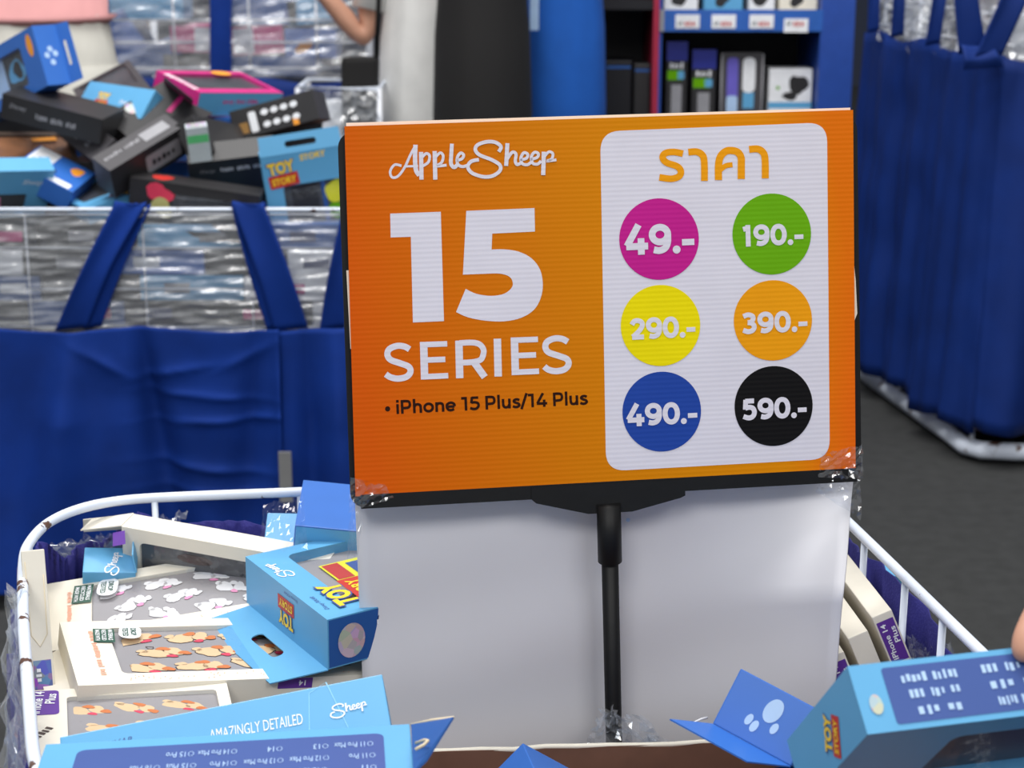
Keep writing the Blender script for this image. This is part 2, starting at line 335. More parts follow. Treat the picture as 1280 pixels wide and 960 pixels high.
class Carton:
    def __init__(s, name, label, D, M, m, cat='box', group=None, window=None, tray=None, pane=True, bev=.0009):
        s.D = D; s.root = empty(name); s.root.matrix_world = M; tag(s.root, label, cat, group); s.m = m
        L, W, H = D; x, y = L/2, W/2
        if window is None:
            box('carton_body', -x, x, -y, y, 0, H, m, s.root, bev)
        else:
            f, (u0, v0, u1, v1), r, dep = window                  # opening in face coordinates, corner radius, depth
            FM, (fu, fv) = face(D, f)
            a, b = fu/2, fv/2
            g = rrect(u0, v0, u1, v1, r)
            vs, fs, loop = framed([(-a, -b), (a, -b), (a, b), (-a, b)], g)
            V3 = [FM @ V((p[0], p[1], 0)) for p in vs]
            n0 = len(V3); V3 += [FM @ V((vs[i][0], vs[i][1], -dep)) for i in loop]; n = len(loop)
            F = list(fs)+[(loop[i], loop[(i+1) % n], n0+(i+1) % n, n0+i) for i in range(n)]
            hz = {'top': H, 'front': W, 'back': W, 'left': L, 'right': L}[f]
            q = len(V3); V3 += [FM @ V((p[0], p[1], -hz)) for p in ((-a, -b), (a, -b), (a, b), (-a, b))]
            F += [(k, (k+1) % 4, q+(k+1) % 4, q+k) for k in range(4)]+[(q, q+1, q+2, q+3)]
            me = bpy.data.meshes.new('carton_body'); me.from_pydata([tuple(v) for v in V3], [], F)
            bm = bmesh.new(); bm.from_mesh(me); bmesh.ops.recalc_face_normals(bm, faces=bm.faces); bm.to_mesh(me); bm.free(); me.update()
            link('carton_body', me, m, s.root)
            pl = flat(rrect(u0-.001, v0-.001, u1+.001, v1+.001, r))
            mk('inner_tray', [(p[0], p[1], -dep+.0003) for p in pl], [tuple(range(len(pl)))], tray or M_TRAYG, s.root, False, FM)
            if pane: mk('window_film', [(p[0], p[1], -.0006) for p in pl], [tuple(range(len(pl)))], M_PANE, s.root, False, FM)
    def f(s, f): return face(s.D, f)[0]
    def sz(s, f): return face(s.D, f)[1]
    def text(s, f, *a, **k): return text(s.root, s.f(f), *a, **k)
    def patch(s, f, poly, m, **k): return patch(s.root, s.f(f), poly, m, **k)
    def side(s, f, m, inset=.0012):
        FM, (a, b) = face(s.D, f); return patch(s.root, FM, rect(0, 0, a-2*inset, b-2*inset), m, off=.0002)
    def logo(s, f, cx, cy, wd, rot=0, off=.0004):
        """yellow word over a red plate"""
        h = wd*.95; c, sn = math.cos(math.radians(rot)), math.sin(math.radians(rot))
        def p(u, v): return cx+u*c-v*sn, cy+u*sn+v*c
        pl_ = s.patch(f, rect(*p(0, -h*.24), wd*1.02, h*.46, rot), M_RED, off=off, name='red_logo_plate')
        text(pl_, None, 'STORY', *p(0, -h*.25), wd*.84, h*.26, M_YPRINT, rot, bold=.03, off=off+.0003)
        s.text(f, 'TOY', *p(0, h*.24), wd*1.0, h*.52, M_NAVY, rot, bold=.075, off=off+.0002)
        s.text(f, 'TOY', *p(0, h*.24), wd*.92, h*.46, M_YPRINT, rot, bold=.045, off=off+.0004)
    def flap(s, a, b, out, m, t=.0011, name='end_flap', taper=.08, hole=None):
        """thin board hinged on the local edge a-b, reaching out by the vector out"""
        a, b, out = V(a), V(b), V(out); e = b-a; FM = pose(a, e, out); Lh = e.length; d = out.length
        sk = out.dot(e.normalized())
        o = [(0, 0), (Lh, 0), (Lh-taper*Lh+sk, d), (taper*Lh+sk, d)]
        if hole is None: return prism(name, o, t, m, s.root, FM)
        g = rrect(*hole); vs, fs, loop = framed(o, g); n = len(vs)
        V3 = [(p[0], p[1], 0) for p in vs]+[(p[0], p[1], t) for p in vs]
        F = [f[::-1] for f in fs]+[tuple(n+i for i in f) for f in fs]+[(k, (k+1) % 4, n+(k+1) % 4, n+k) for k in range(4)]
        ln = len(loop); F += [(loop[i], loop[(i+1) % ln], n+loop[(i+1) % ln], n+loop[i]) for i in range(ln)]
        ob = mk(name, V3, F, m, s.root, False, FM); recalc(ob.data)
        return ob
# ---- cloth, wrap, ribbons
def sheet(name, fn, nu, nv, m, parent=None, thick=0, M=None, smooth=True):
    vs = [fn(i/nu, j/nv) for j in range(nv+1) for i in range(nu+1)]
    fs = [(j*(nu+1)+i, j*(nu+1)+i+1, (j+1)*(nu+1)+i+1, (j+1)*(nu+1)+i) for j in range(nv) for i in range(nu)]
    o = mk(name, vs, fs, m, parent, smooth, M)
    if thick:
        md = o.modifiers.new('thickness', 'SOLIDIFY'); md.thickness = thick; md.offset = 0
    return o
def crumple(name, p00, p10, p01, p11, amp, m, parent=None, seed=0, nu=16, nv=12, smooth=False):
    q = random.Random(seed); p00, p10, p01, p11 = map(V, (p00, p10, p01, p11))
    n = (p10-p00).cross(p01-p00).normalized()
    noise = [[q.gauss(0, 1) for _ in range(nu+1)] for _ in range(nv+1)]
    def fn(u, v):
        i, j = round(u*nu), round(v*nv)
        p = p00.lerp(p10, u).lerp(p01.lerp(p11, u), v)
        return p+n*(noise[j][i]*amp)+V((noise[j-1][i-1], noise[j-2][i-1], noise[j-1][i-2]))*amp*.4
    return sheet(name, fn, nu, nv, m, parent, smooth=smooth)
def ribbon(name, pts, wv, m, parent=None, thick=.004, cup=.0):
    P = catmull(pts, 6); W = [V(x) for x in wv]; N = len(P)
    def fn(u, v):
        k = v*(N-1); i = min(int(k), N-1); t = v*(len(W)-1); j = min(int(t), len(W)-2); ww = W[j].lerp(W[j+1], t-j)
        nrm = ww.cross(P[min(i+1, N-1)]-P[max(i-1, 0)]).normalized()
        return P[i]+ww*(u-.5)+nrm*(cup*(1-(2*u-1)**2)+.002*math.sin(9*v+5*u))
    return sheet(name, fn, 8, N-1, m, parent, thick)
def skirt(name, path, ztop, zbot, m, parent=None, amp=.02, wl=.16, seed=1, step=.012, flare=1.0, hemwave=.01, cross=.004, pleats=(), creases=(), nv=28):
    """gathered cloth hanging along a floor path"""
    q = random.Random(seed); P = [V((p[0], p[1], 0)) for p in path]; seg = [(P[i+1]-P[i]).length for i in range(len(P)-1)]; T = sum(seg)
    ph = [q.uniform(0, 6.28) for _ in range(8)]
    def base(s):
        for i, l in enumerate(seg):
            if s <= l or i == len(seg)-1:
                d = (P[i+1]-P[i]).normalized(); return P[i]+d*s, V((d.y, -d.x, 0))
            s -= l
    def fn(u, v):
        s = u*T; p, n = base(s); k = v**.7
        d = amp*k*(math.sin(2*math.pi*s/wl+ph[0]+.8*math.sin(3*v+ph[1]))*.6+math.sin(2*math.pi*s/(wl*.43)+ph[2]+1.2*v)*.3+math.sin(2*math.pi*s/(wl*2.3)+ph[3])*.5)
        d += amp*.8*k*(abs(math.sin(math.pi*s/(wl*1.37)+ph[7]+.5*v))**.6-.5)
        d += cross*(math.sin(17*v+9*s+ph[4])+.6*math.sin(31*v-6*s+ph[5])+.5*math.sin(14*v-23*s))*math.sin(4*s+ph[5])*(1-v*.4)*min(1, 6*v)
        for s0, wd, dp, ln in pleats: d += dp*min(1, .25+2.2*v)*math.exp(-((s-s0-ln*v)/(wd*(.5+v)))**2)
        for s0, v0, ln, sl, dp, wd in creases: d += dp*math.exp(-((s-s0)/ln)**2)*math.exp(-abs(v-v0-sl*(s-s0))/wd)
        z = ztop+(zbot-ztop)*v+hemwave*math.sin(2*math.pi*s/.33+ph[6])*(1 if v in (0, 1) else .6)
        return p+n*(d+flare*.03*v)+V((0, 0, z))
    return sheet(name, fn, max(12, int(T/step)), nv, m, parent, .002)

# ------------------------------------------------------------------ the hall
def slab(name, x0, x1, y0, y1, z0, z1, m): return struct(box(name, x0, x1, y0, y1, z0, z1, m))
slab('floor', -9, 9, -2, 16, -.05, 0, M_FLOOR)
slab('wall_back', -9, 9, 14, 14.1, 0, 5.2, M_WALL)
# ------------------------------------------------------------------ price sign on its stand
SO = V((-.12788, 1.36559, .85906)); SA = V((.99327, .1143, .01887)); SB = V((-.03933, .1795, .98297)); SN = SA.cross(SB)
SM = pose(SO, SA, SB)
def spx(px, py):
    d = ray(px, py); s = (SO-CP).dot(SN)/d.dot(SN); P = CP+d*s-SO
    return P.dot(SA), P.dot(SB)
pole_bot = at(768, 950, 1.392); pole_top = at(761, 636, 1.383); pdir = (pole_bot-pole_top).normalized()
base = pole_top+pdir*((pole_top.z-.36)/-pdir.z)
sign = empty('price_sign_stand', base)
tag(sign, 'orange corrugated price sign with white price panel on a black pole stand', 'sign')
SL = Matrix.Translation(-base) @ SM                                   # sign plane under the stand
def off(n): return SL @ Matrix.Translation((0, 0, n))
bd = [spx(444.4, 620.4), spx(1069.4, 586.4), spx(1066.2, 137.4), spx(430.6, 157.9)]
prism('backing_sheet', [(bd[0][0]+.004, .004), (bd[1][0]-.003, .004), (bd[2][0]-.001, bd[2][1]+.0022), (bd[3][0]+.0015, bd[3][1]+.0030)], .0022, M_PAPER, sign, off(-.0062))
prism('paper_strip', [spx(433, 338), spx(441, 338), spx(446, 442), spx(438, 436)], .0006, M_PAPER, sign, off(-.0037))
prism('paper_strip', [spx(1062, 318), spx(1067.8, 320), spx(1071, 350), spx(1073, 392), spx(1066, 410)], .0006, M_PAPER, sign, off(-.0037))
prism('printed_board', bd, .0034, M_ORANGE, sign, off(-.003))
fr = rrect(spx(424.5, 300)[0]-.001, -.0105, spx(1075.5, 400)[0], spx(428, 165)[1], .012)
prism('black_frame', [(x+.0035*(y/.3), y) for x, y in flat(fr)], .009, M_BLACKP, sign, off(-.0157))
prism('frame_bottom_rail', [(.004, -.0105), (.421, -.0105), (.421, .001), (.004, .001)], .0075, M_BLACKP, sign, off(-.0065))
con = [spx(*p) for p in ((664, 609), (856, 599), (856, 619), (850, 622), (790, 639), (735, 642), (670, 629), (664, 624))]
prism('pole_connector', con, .019, M_BLACKP, sign, off(-.017))
j = pole_top+pdir*.049
tube('pole_sleeve', [pole_top-base-pdir*.004, pole_top+pdir*.047-base, pole_top+pdir*.0475-base], .0101, M_BLACKP, sign, 20, taper=[1, 1, .94])
tube('pole', [pole_top-base, base-base], .0071, M_BLACKP, sign, 16)
prism('foot_plate', flat(rrect(-.11, -.08, .11, .08, .02)), .006, M_BLACKP, sign)
def S(name, poly, m, n=.0006): return mk(name, [(x, y, 0) for x, y in poly], [tuple(range(len(poly)))], m, sign, False, off(n))
def quad_rr(c, r):
    """rounded corners on a px quad given bl, br, tr, tl"""
    P = [V(spx(*p)) for p in c]; out = []
    for i in range(4):
        a, b, d = P[i-1], P[i], P[(i+1) % 4]; e1 = (a-b).normalized(); e2 = (d-b).normalized()
        for k in range(9):
            t = k/8; out.append(tuple((b+e1*r)*(1-t)**2+b*2*t*(1-t)+(b+e2*r)*t*t))
    return out
S('white_price_panel', quad_rr([(757.5, 589), (1037, 573.5), (1033.5, 153), (750, 164.5)], .0165), M_SWHITE, .0006)
def sp_poly(pts, k=3.765, o=(420, 130)): return [spx(o[0]+p[0]/k, o[1]+p[1]/k) for p in pts]
S('printed_numeral', [spx(*p) for p in ((487.7, 267), (550.9, 264.7), (554.9, 401.4), (516.1, 403.1), (513.5, 296), (488.3, 296.8))], M_SWHITE)
five = [(582.8,263.6),(668,260.1),(668.6,289.4),(615.2,292),(614.4,311.9),(629.8,311.6),(648.4,314.6),(664.4,323),(675,337.2),(678.4,355.8),(675.6,373),(667,387.5),(651,397.3),(629.8,401.6),(605.9,400.7),(584.7,396.5),(570,390),(582,361),(595.3,367.2),(613.9,369.8),(629.8,367.2),(639.1,360.2),(640.8,353),(636.5,345.7),(624.5,342),(605.9,342.2),(578.6,343.3)]
def smooth2(a): return [(p.x, p.y) for p in catmull([(x, y, 0) for x, y in a], 4)]
S('printed_numeral', [spx(*p) for p in five[:4]+smooth2(five[4:17])+smooth2(five[17:27])], M_SWHITE)
def sign_strokes(name, lines, m, wd, o, k=3.765, n=.0006):
    vs, fs = strokes(lines, wd)
    return mk(name, [(*spx(o[0]+x/k, o[1]+y/k), z) for x, y, z in vs], [f_[::-1] for f_ in fs], m, sign, False, off(n))
sign_strokes('printed_script_logo', APPLE+SHEEP, M_SWHITE, 14, (420, 130))
O3 = (420, 380)
def esign(x, y): return [([(x+18, y), (x+23, y+177)], 35, 0), ([(x+18, y+13), (x+129, y+9)], 26, 0), ([(x+18, y+86), (x+120, y+82)], 26, 0), ([(x+22, y+164), (x+134, y+159)], 26, 0)]
ser = [('S', [([(346,213),(322,200),(286,197),(250,213),(242,240),(258,263),(300,278),(342,295),(350,320),(330,343),(290,351),(256,344),(234,330)], 29, 1)]),
       ('E', esign(394, 178)),
       ('R', [([(578,172),(582,349)], 35, 0), ([(580,184),(638,181),(674,189),(693,212),(693,236),(680,262),(642,273),(582,276)], 27, 1), ([(648,272),(700,344)], 33, 0)]),
       ('I', [([(759,163),(763,341)], 35, 0)]), ('E', esign(821, 157)),
       ('S', [([(1090,178),(1064,164),(1028,162),(993,178),(985,204),(1000,227),(1045,243),(1086,259),(1094,284),(1075,307),(1036,316),(1000,309),(980,294)], 29, 1)])]
for c, ln in ser: sign_strokes('printed_letter', ln, M_SWHITE, 30, O3)
u0, v0 = spx(494.5, 517.5); u1, v1 = spx(735.5, 505.5); hh = spx(495, 496)[1]-v0
LG = {'i': (.30, [([(.15, 0), (.15, .72)], 0), ([(.15, .83), (.15, 1.02)], 0)]), 'l': (.30, [([(.15, 0), (.15, 1.04)], 0)]), ' ': (.30, []), '/': (.44, [([(.02, -.10), (.40, 1.06)], 0)]),
      'P': (.80, [([(.15, 0), (.15, 1)], 0), ([(.15, .91), (.40, .91), (.60, .86), (.67, .66), (.60, .46), (.40, .41), (.15, .41)], 1)]),
      'h': (.72, [([(.15, 0), (.15, 1.04)], 0), ([(.15, .45), (.24, .60), (.40, .635), (.54, .56), (.575, .38), (.575, .2), (.575, 0)], 1)]),
      'n': (.72, [([(.15, 0), (.15, .72)], 0), ([(.15, .45), (.24, .60), (.40, .635), (.54, .56), (.575, .38), (.575, .2), (.575, 0)], 1)]),
      'o': (.76, [([(.38 + .27*math.cos(a_*math.pi/8), .36 + .275*math.sin(a_*math.pi/8)) for a_ in range(17)], 1)]),
      'e': (.74, [([(.12, .35), (.62, .35)], 0), ([(.63, .36), (.58, .55), (.37, .635), (.15, .53), (.11, .33), (.21, .13), (.40, .085), (.59, .16)], 1)]),
      'u': (.74, [([(.15, .72), (.15, .34), (.20, .15), (.34, .09), (.49, .15), (.56, .32)], 1), ([(.57, .72), (.57, 0)], 0)]),
      's': (.60, [([(.50, .57), (.35, .64), (.17, .60), (.13, .48), (.27, .39), (.43, .32), (.49, .20), (.37, .09), (.20, .08), (.05, .15)], 1)]),
      '1': (.56, [([(.34, 0), (.34, 1)], 0), ([(.04, .91), (.34, .91)], 0)]),
      '4': (.80, [([(.50, 1), (.10, .27)], 0), ([(.06, .25), (.76, .25)], 0), ([(.56, .52), (.56, 0)], 0)]),
      '5': (.72, [([(.62, .91), (.17, .91)], 0), ([(.20, .96), (.15, .52)], 0), ([(.15, .56), (.38, .58), (.58, .50), (.62, .30), (.48, .12), (.28, .09), (.06, .17)], 1)])}
def sentence(parent, M, t, u0, v0, u1, v1, cap, m, wd=.19, z=0.0):
    """lettering set along the line (u0, v0)-(u1, v1)"""
    T = sum(LG[c][0] for c in t); d = V((u1-u0, v1-v0)); n = V((-d.y, d.x)).normalized(); P, F = [], []; x = 0.0
    kx = d.length/T/cap
    for c in t:
        a, ln = LG[c]
        if ln:
            vs, fs = strokes([([(p[0]*kx, p[1]) for p in pts], wd, sm) for pts, sm in ln], wd); b = len(P)
            P += [(*(V((u0, v0))+d*(x/T)+d.normalized()*(q[0]*cap)+n*(q[1]*cap)), z+q[2]) for q in vs]; F += [tuple(b+i for i in f) for f in fs]
        x += a
    return mk('printed_text', P, F, m, parent, False, M)
sentence(sign, off(.0006), 'iPhone 15 Plus/14 Plus', u0, v0, u1, v1, hh*.80, M_INK)
S('printed_bullet', ell(*spx(484.5, 511), .0021, .0021), M_INK)
O4 = (740, 130)
for ln in ([([(427,234),(385,226),(345,231),(331,252),(350,276),(398,293),(417,316),(408,341),(370,352),(316,345)], 31, 1)], [([(452,227),(492,225),(519,242),(527,275),(528,362)], 32, 1)],
           [([(594,358),(594,290),(603,248),(628,223),(655,219),(684,227),(700,252),(701,290),(701,353)], 34, 1), ([(660,286),(628,291),(600,312)], 24, 1)], [([(738,214),(778,212),(804,229),(813,262),(814,350)], 33, 1)]):
    sign_strokes('printed_letter', ln, M_AMB, 32, O4, n=.0011)
GL = {'0': [([(.5+.345*math.copysign(abs(math.cos(a_*math.pi/8))**.9, math.cos(a_*math.pi/8)), .5+.385*math.sin(a_*math.pi/8)) for a_ in range(17)], None, 1)],
      '1': [([(.62,1),(.62,0)], None, 0), ([(.62,.86),(.3,.80)], None, 0)],
      '2': [([(.17,.70),(.3,.84),(.52,.88),(.76,.80),(.8,.64),(.66,.45),(.42,.27),(.2,.13)], None, 1), ([(.16,.115),(.88,.115)], None, 0)],
      '3': [([(.16,.82),(.45,.89),(.72,.82),(.76,.68),(.62,.55),(.42,.53)], None, 1), ([(.42,.53),(.68,.49),(.82,.34),(.72,.17),(.44,.11),(.13,.19)], None, 1)],
      '4': [([(.62,1),(.13,.30)], None, 0), ([(.1,.28),(.98,.28)], None, 0), ([(.7,.55),(.7,0)], None, 0)],
      '5': [([(.82,.885),(.28,.885)], None, 0), ([(.31,.95),(.27,.50)], None, 0), ([(.27,.56),(.52,.60),(.75,.53),(.82,.34),(.70,.16),(.44,.11),(.14,.19)], None, 1)],
      '9': [([(.5+.335*math.cos(a_*math.pi/8), .645+.245*math.sin(a_*math.pi/8)) for a_ in range(17)], None, 1), ([(.83,.66),(.82,.38),(.70,.19),(.46,.115),(.22,.15)], None, 1)]}
ADV = {'0': .70, '1': .46, '2': .68, '3': .66, '4': .74, '5': .68, '9': .70, '.': .27, '-': .42}
def price(circ, s, x0, x1, ytop, ybase, cy):
    """bold price between two pixel columns, level with the board"""
    tot = sum(ADV[c] for c in s); ua, va = spx(x0, cy); ub, vb = spx(x1, cy); sc_ = (ub-ua)/tot; hgt = spx((x0+x1)/2, ytop)[1]-spx((x0+x1)/2, ybase)[1]
    vb0 = spx((x0+x1)/2, ybase)[1]; x = 0.0; P, F = [], []
    for c in s:
        a = ADV[c]; gx = ua+x*sc_
        if c == '.': p = [(*e_, 0) for e_ in ell(gx+a*.5*sc_, vb0+.125*hgt, .135*hgt, .135*hgt, n=16)]; f = [tuple(range(16))]
        elif c == '-': p = [(*e_, 0) for e_ in rect(gx+a*.52*sc_, vb0+.36*hgt, a*.88*sc_, .21*hgt)]; f = [(0, 1, 2, 3)]
        else:
            wdt = a*sc_*(1.0 if c != '1' else 1.35); ln = [([(q[0]*wdt/hgt, q[1]) for q in pts], .228, sm) for pts, _, sm in GL[c]]
            vs, f = strokes(ln, .23); p = [(gx+q[0]*hgt-(.2*wdt if c == '1' else 0), vb0+q[1]*hgt, q[2]) for q in vs]
        n = len(P); P += p; F += [tuple(n+i for i in t) for t in f]; x += a
    mk('printed_price', P, F, M_SWHITE, circ, False, Matrix.Translation((0, 0, .0005)))
for (cx, cy, rx), m, s, x0, x1, yt, yb in (((823.6, 298.9, 49.6), M_MAG, '49.-', 779, 868, 280, 317.5), ((964.4, 292.6, 49), M_GRN, '190.-', 926.5, 1004, 280, 307), ((825.4, 406.9, 49.6), M_YEL, '290.-', 786, 869, 396, 423),
                                           ((965.8, 400.5, 48.8), M_AMB, '390.-', 925.5, 1009, 389, 416), ((827, 514.4, 49), M_BLU, '490.-', 781.5, 871.5, 503, 531), ((966.7, 507.4, 48.7), M_SBLK, '590.-', 925.5, 1008, 496.5, 523.5)):
    u, v = spx(cx, cy); rad = spx(cx+rx, cy)[0]-u
    ci_ = S('price_circle', ell(u, v, rad, rad*1.005, n=64), m, .0011)
    price(ci_, s, x0, x1, yt, yb, cy)
def tape(px4, amp, seed, n=.002):
    P = [SM @ V((*spx(*p), n)) for p in px4]
    o = crumple('clear_tape', *[p-base for p in P], amp, M_TAPE, sign, seed, 10, 8)
    return o
tape([(436, 640), (492, 622), (438, 596), (482, 606)], .0011, 3); tape([(1022, 596), (1078, 598), (1026, 566), (1077, 556)], .0013, 4)
tape([(1020, 614), (1078, 650), (1028, 594), (1076, 592)], .0012, 5, -.001); tape([(434, 700), (446, 704), (440, 622), (456, 626)], .0012, 6, -.004)
# white card standing behind the pole
ct = [at(443, 606, 1.392), at(1070.5, 576, 1.446), at(459, 985, 1.388), at(1030, 975, 1.450)]
cn = (ct[1]-ct[0]).cross(ct[2]-ct[0]).normalized()
def card_fn(u, v):
    p = ct[0].lerp(ct[1], u).lerp(ct[2].lerp(ct[3], u), v)
    sh_ = .085*max(0, (u-.62)/.38)**2*min(1, v/.4); p = CP+(p-CP)*(1-sh_/p.y)
    return p+cn*(.004*math.sin(5.2*u+1.0)*math.sin(3.1*v)+.0022*math.sin(8*u+4*v)+.0012*math.sin(17*v+6*u))
card = sheet('white_card', card_fn, 40, 30, M_CARD, None, .0016); tag(card, 'plain white card standing behind the black pole below the orange sign', 'card')
for (px, py, r, m) in ((750, 648, .0026, M_RED), (750, 654, .0022, M_PALE), (785, 650, .0018, M_PALE)):
    p = at(px, py, 1.408); mk('punched_hole_peek', [p+V((q[0], 0, q[1])) for q in ell(0, 0, r, r, n=10)], [tuple(range(10))], m, card)
# ------------------------------------------------------------------ near bin
ZR = .775
def rimp(px, py): return atz(px, py, ZR)
rim_px = [(46, 1010), (40, 930), (34, 850), (29, 770), (29, 706), (36, 680), (60, 654), (100, 636), (150, 626), (220, 621), (375, 615), (560, 607)]
near = [rimp(*p) for p in rim_px]
right = [rimp(940, 592), rimp(985, 596), rimp(1020, 616), rimp(1072, 664), rimp(1225, 814), rimp(1300, 888)]
fl = near[0]; frt = right[-1]
front = [V((fl.x+.03, .80, ZR)), V((fl.x+.08, .74, ZR)), V((frt.x-.02, .72, ZR)), V((frt.x+.04, .79, ZR))]
bin1 = empty('display_bin', (-.02, 1.2, 0)); tag(bin1, 'white wire bargain bin with chipped rounded rim, holding the orange price sign', 'bin')
bo = bin1.location
loop = catmull([p-bo for p in near+right+front[::-1]], 6, True)
tube('rim', loop, .0047, M_RIM, bin1, 10, True)
mid = sum(loop, V())/len(loop)
def inset(p, k, z): return V((mid.x+(p.x-mid.x)*k, mid.y+(p.y-mid.y)*k, z))
for zz in (.62, .46, .30): tube('side_wire', [inset(p, .985, zz) for p in loop[::3]], .0025, M_WIRE, bin1, 6, True)
posts = [rimp(*p) for p in ((46, 1010), (31, 800), (36, 680), (193, 623), (375, 615), (560, 607), (800, 598), (985, 596), (1081, 672), (1132, 722), (1179, 769), (1245, 834))]+front
for p in posts:
    q = p-bo; tube('post', [q-V((0, 0, .003)), inset(q, .995, .02)], .0032, M_RIM, bin1, 8)
zb = .29
tray = [inset(p, .98, zb) for p in loop[::4]]
prism('floor_tray', [(p.x, p.y) for p in tray], .012, M_WIRE, bin1, Matrix.Translation((0, 0, zb)))
ring = [p+bo for p in loop[::3]]+[loop[0]+bo]
cen = mid+bo
ring = [V((cen.x+(p.x-cen.x)*1.025, cen.y+(p.y-cen.y)*1.025, 0)) for p in ring]
q_ = random.Random(5); ntheta = len(ring)
def liner_fn(u, v):
    k = u*(ntheta-1); i = min(int(k), ntheta-2); p = ring[i].lerp(ring[i+1], k-i); d = (p-V((cen.x, cen.y, 0))).normalized()
    wv = .006*math.sin(60*u*6.28)*(.4+v)+.008*math.sin(23*u*6.28+2*v)*(.3+v)+.003*math.sin(140*u*6.28+3*v)
    return p+d*(wv+.03*v)+V((0, 0, .742-.70*v+.006*math.sin(19*u*6.28)-.012*math.sin(7*u*6.28)))
liner = sheet('fabric_liner', liner_fn, 320, 20, M_LINER, None, .0015)
tag(liner, 'indigo gathered cloth skirt wrapped round the wire bin holding the price sign', 'cloth')
# stretch wrap hanging on the near bin
def wrapbit(label, pts, amp, seed, m=None, nu=14, nv=10):
    o = crumple('plastic_wrap', *pts, amp, m or M_WRAPC, None, seed, nu, nv); tag(o, label, 'plastic wrap'); return o
wrapbit('crumpled clear plastic wrap tuck under the far rim beside its short post', [at(165, 676, 1.62), at(212, 668, 1.63), at(172, 652, 1.62), at(236, 640, 1.63)], .004, 1)
wrapbit('clear plastic wrap along the far edge behind the upright cream box', [at(58, 700, 1.58), at(150, 682, 1.60), at(60, 684, 1.60), at(145, 668, 1.61)], .004, 2)
wrapbit('clear plastic wrap hanging outside the bin rim at the lower left corner', [at(4, 965, 1.12), at(34, 965, 1.10), at(8, 740, 1.36), at(30, 735, 1.36)], .004, 8)
wrapbit('glossy clear plastic film knotted round the foot of the black pole', [at(728, 952, 1.365), at(858, 950, 1.37), at(750, 886, 1.372), at(800, 898, 1.375)], .006, 9, nu=18, nv=14)
wrapbit('crinkled clear wrap by the right hand rim post beside the cream boxes', [at(1132, 826, 1.38), at(1196, 820, 1.36), at(1136, 788, 1.42), at(1178, 796, 1.40)], .005, 10)
# ---- brown carton under the front boxes and packing boxes that carry the rest
def brown(name, label, x0, x1, y0, y1, z0, z1, rz=0, torn=False):
    r = empty(name, ((x0+x1)/2, (y0+y1)/2, z0)); r.rotation_euler.z = rz; tag(r, label, 'carton')
    a, b, h = (x1-x0)/2, (y1-y0)/2, z1-z0; t = .004
    for nm, c in (('wall_board', (-a, a, -b, -b+t)), ('wall_board', (-a, a, b-t, b)), ('wall_board', (-a, -a+t, -b+t, b-t)), ('wall_board', (a-t, a, -b+t, b-t))):
        box(nm, *c, 0, h, M_BROWNB, r)
    box('lid_board', -a+t, a-t, -b+t, b-t, h-.03 if torn else h-t, h-.026 if torn else h, M_BROWNB, r); box('base_board', -a+t, a-t, -b+t, b-t, 0, t, M_BROWNB, r)
    if torn: tube('torn_paper_edge', [V((-a+2*a*k/24, b-t/2+R.uniform(-.001, .001), h+R.uniform(-.001, .0015))) for k in range(25)], .0022, M_PAPER, r, 6)
    return r
brown('shipping_carton', 'brown corrugated carton with torn pale edge at the foot of the pole', -.30, .34, .80, 1.345, .303, .645, .07, True)
brown('shipping_carton', 'brown carton buried under the cream boxes on the left of the bin', -.37, -.06, 1.44, 1.60, .303, .66, .1)
brown('shipping_carton', 'brown carton buried under the row of cream boxes on the right', .06, .30, 1.45, 1.62, .303, .66, .1)

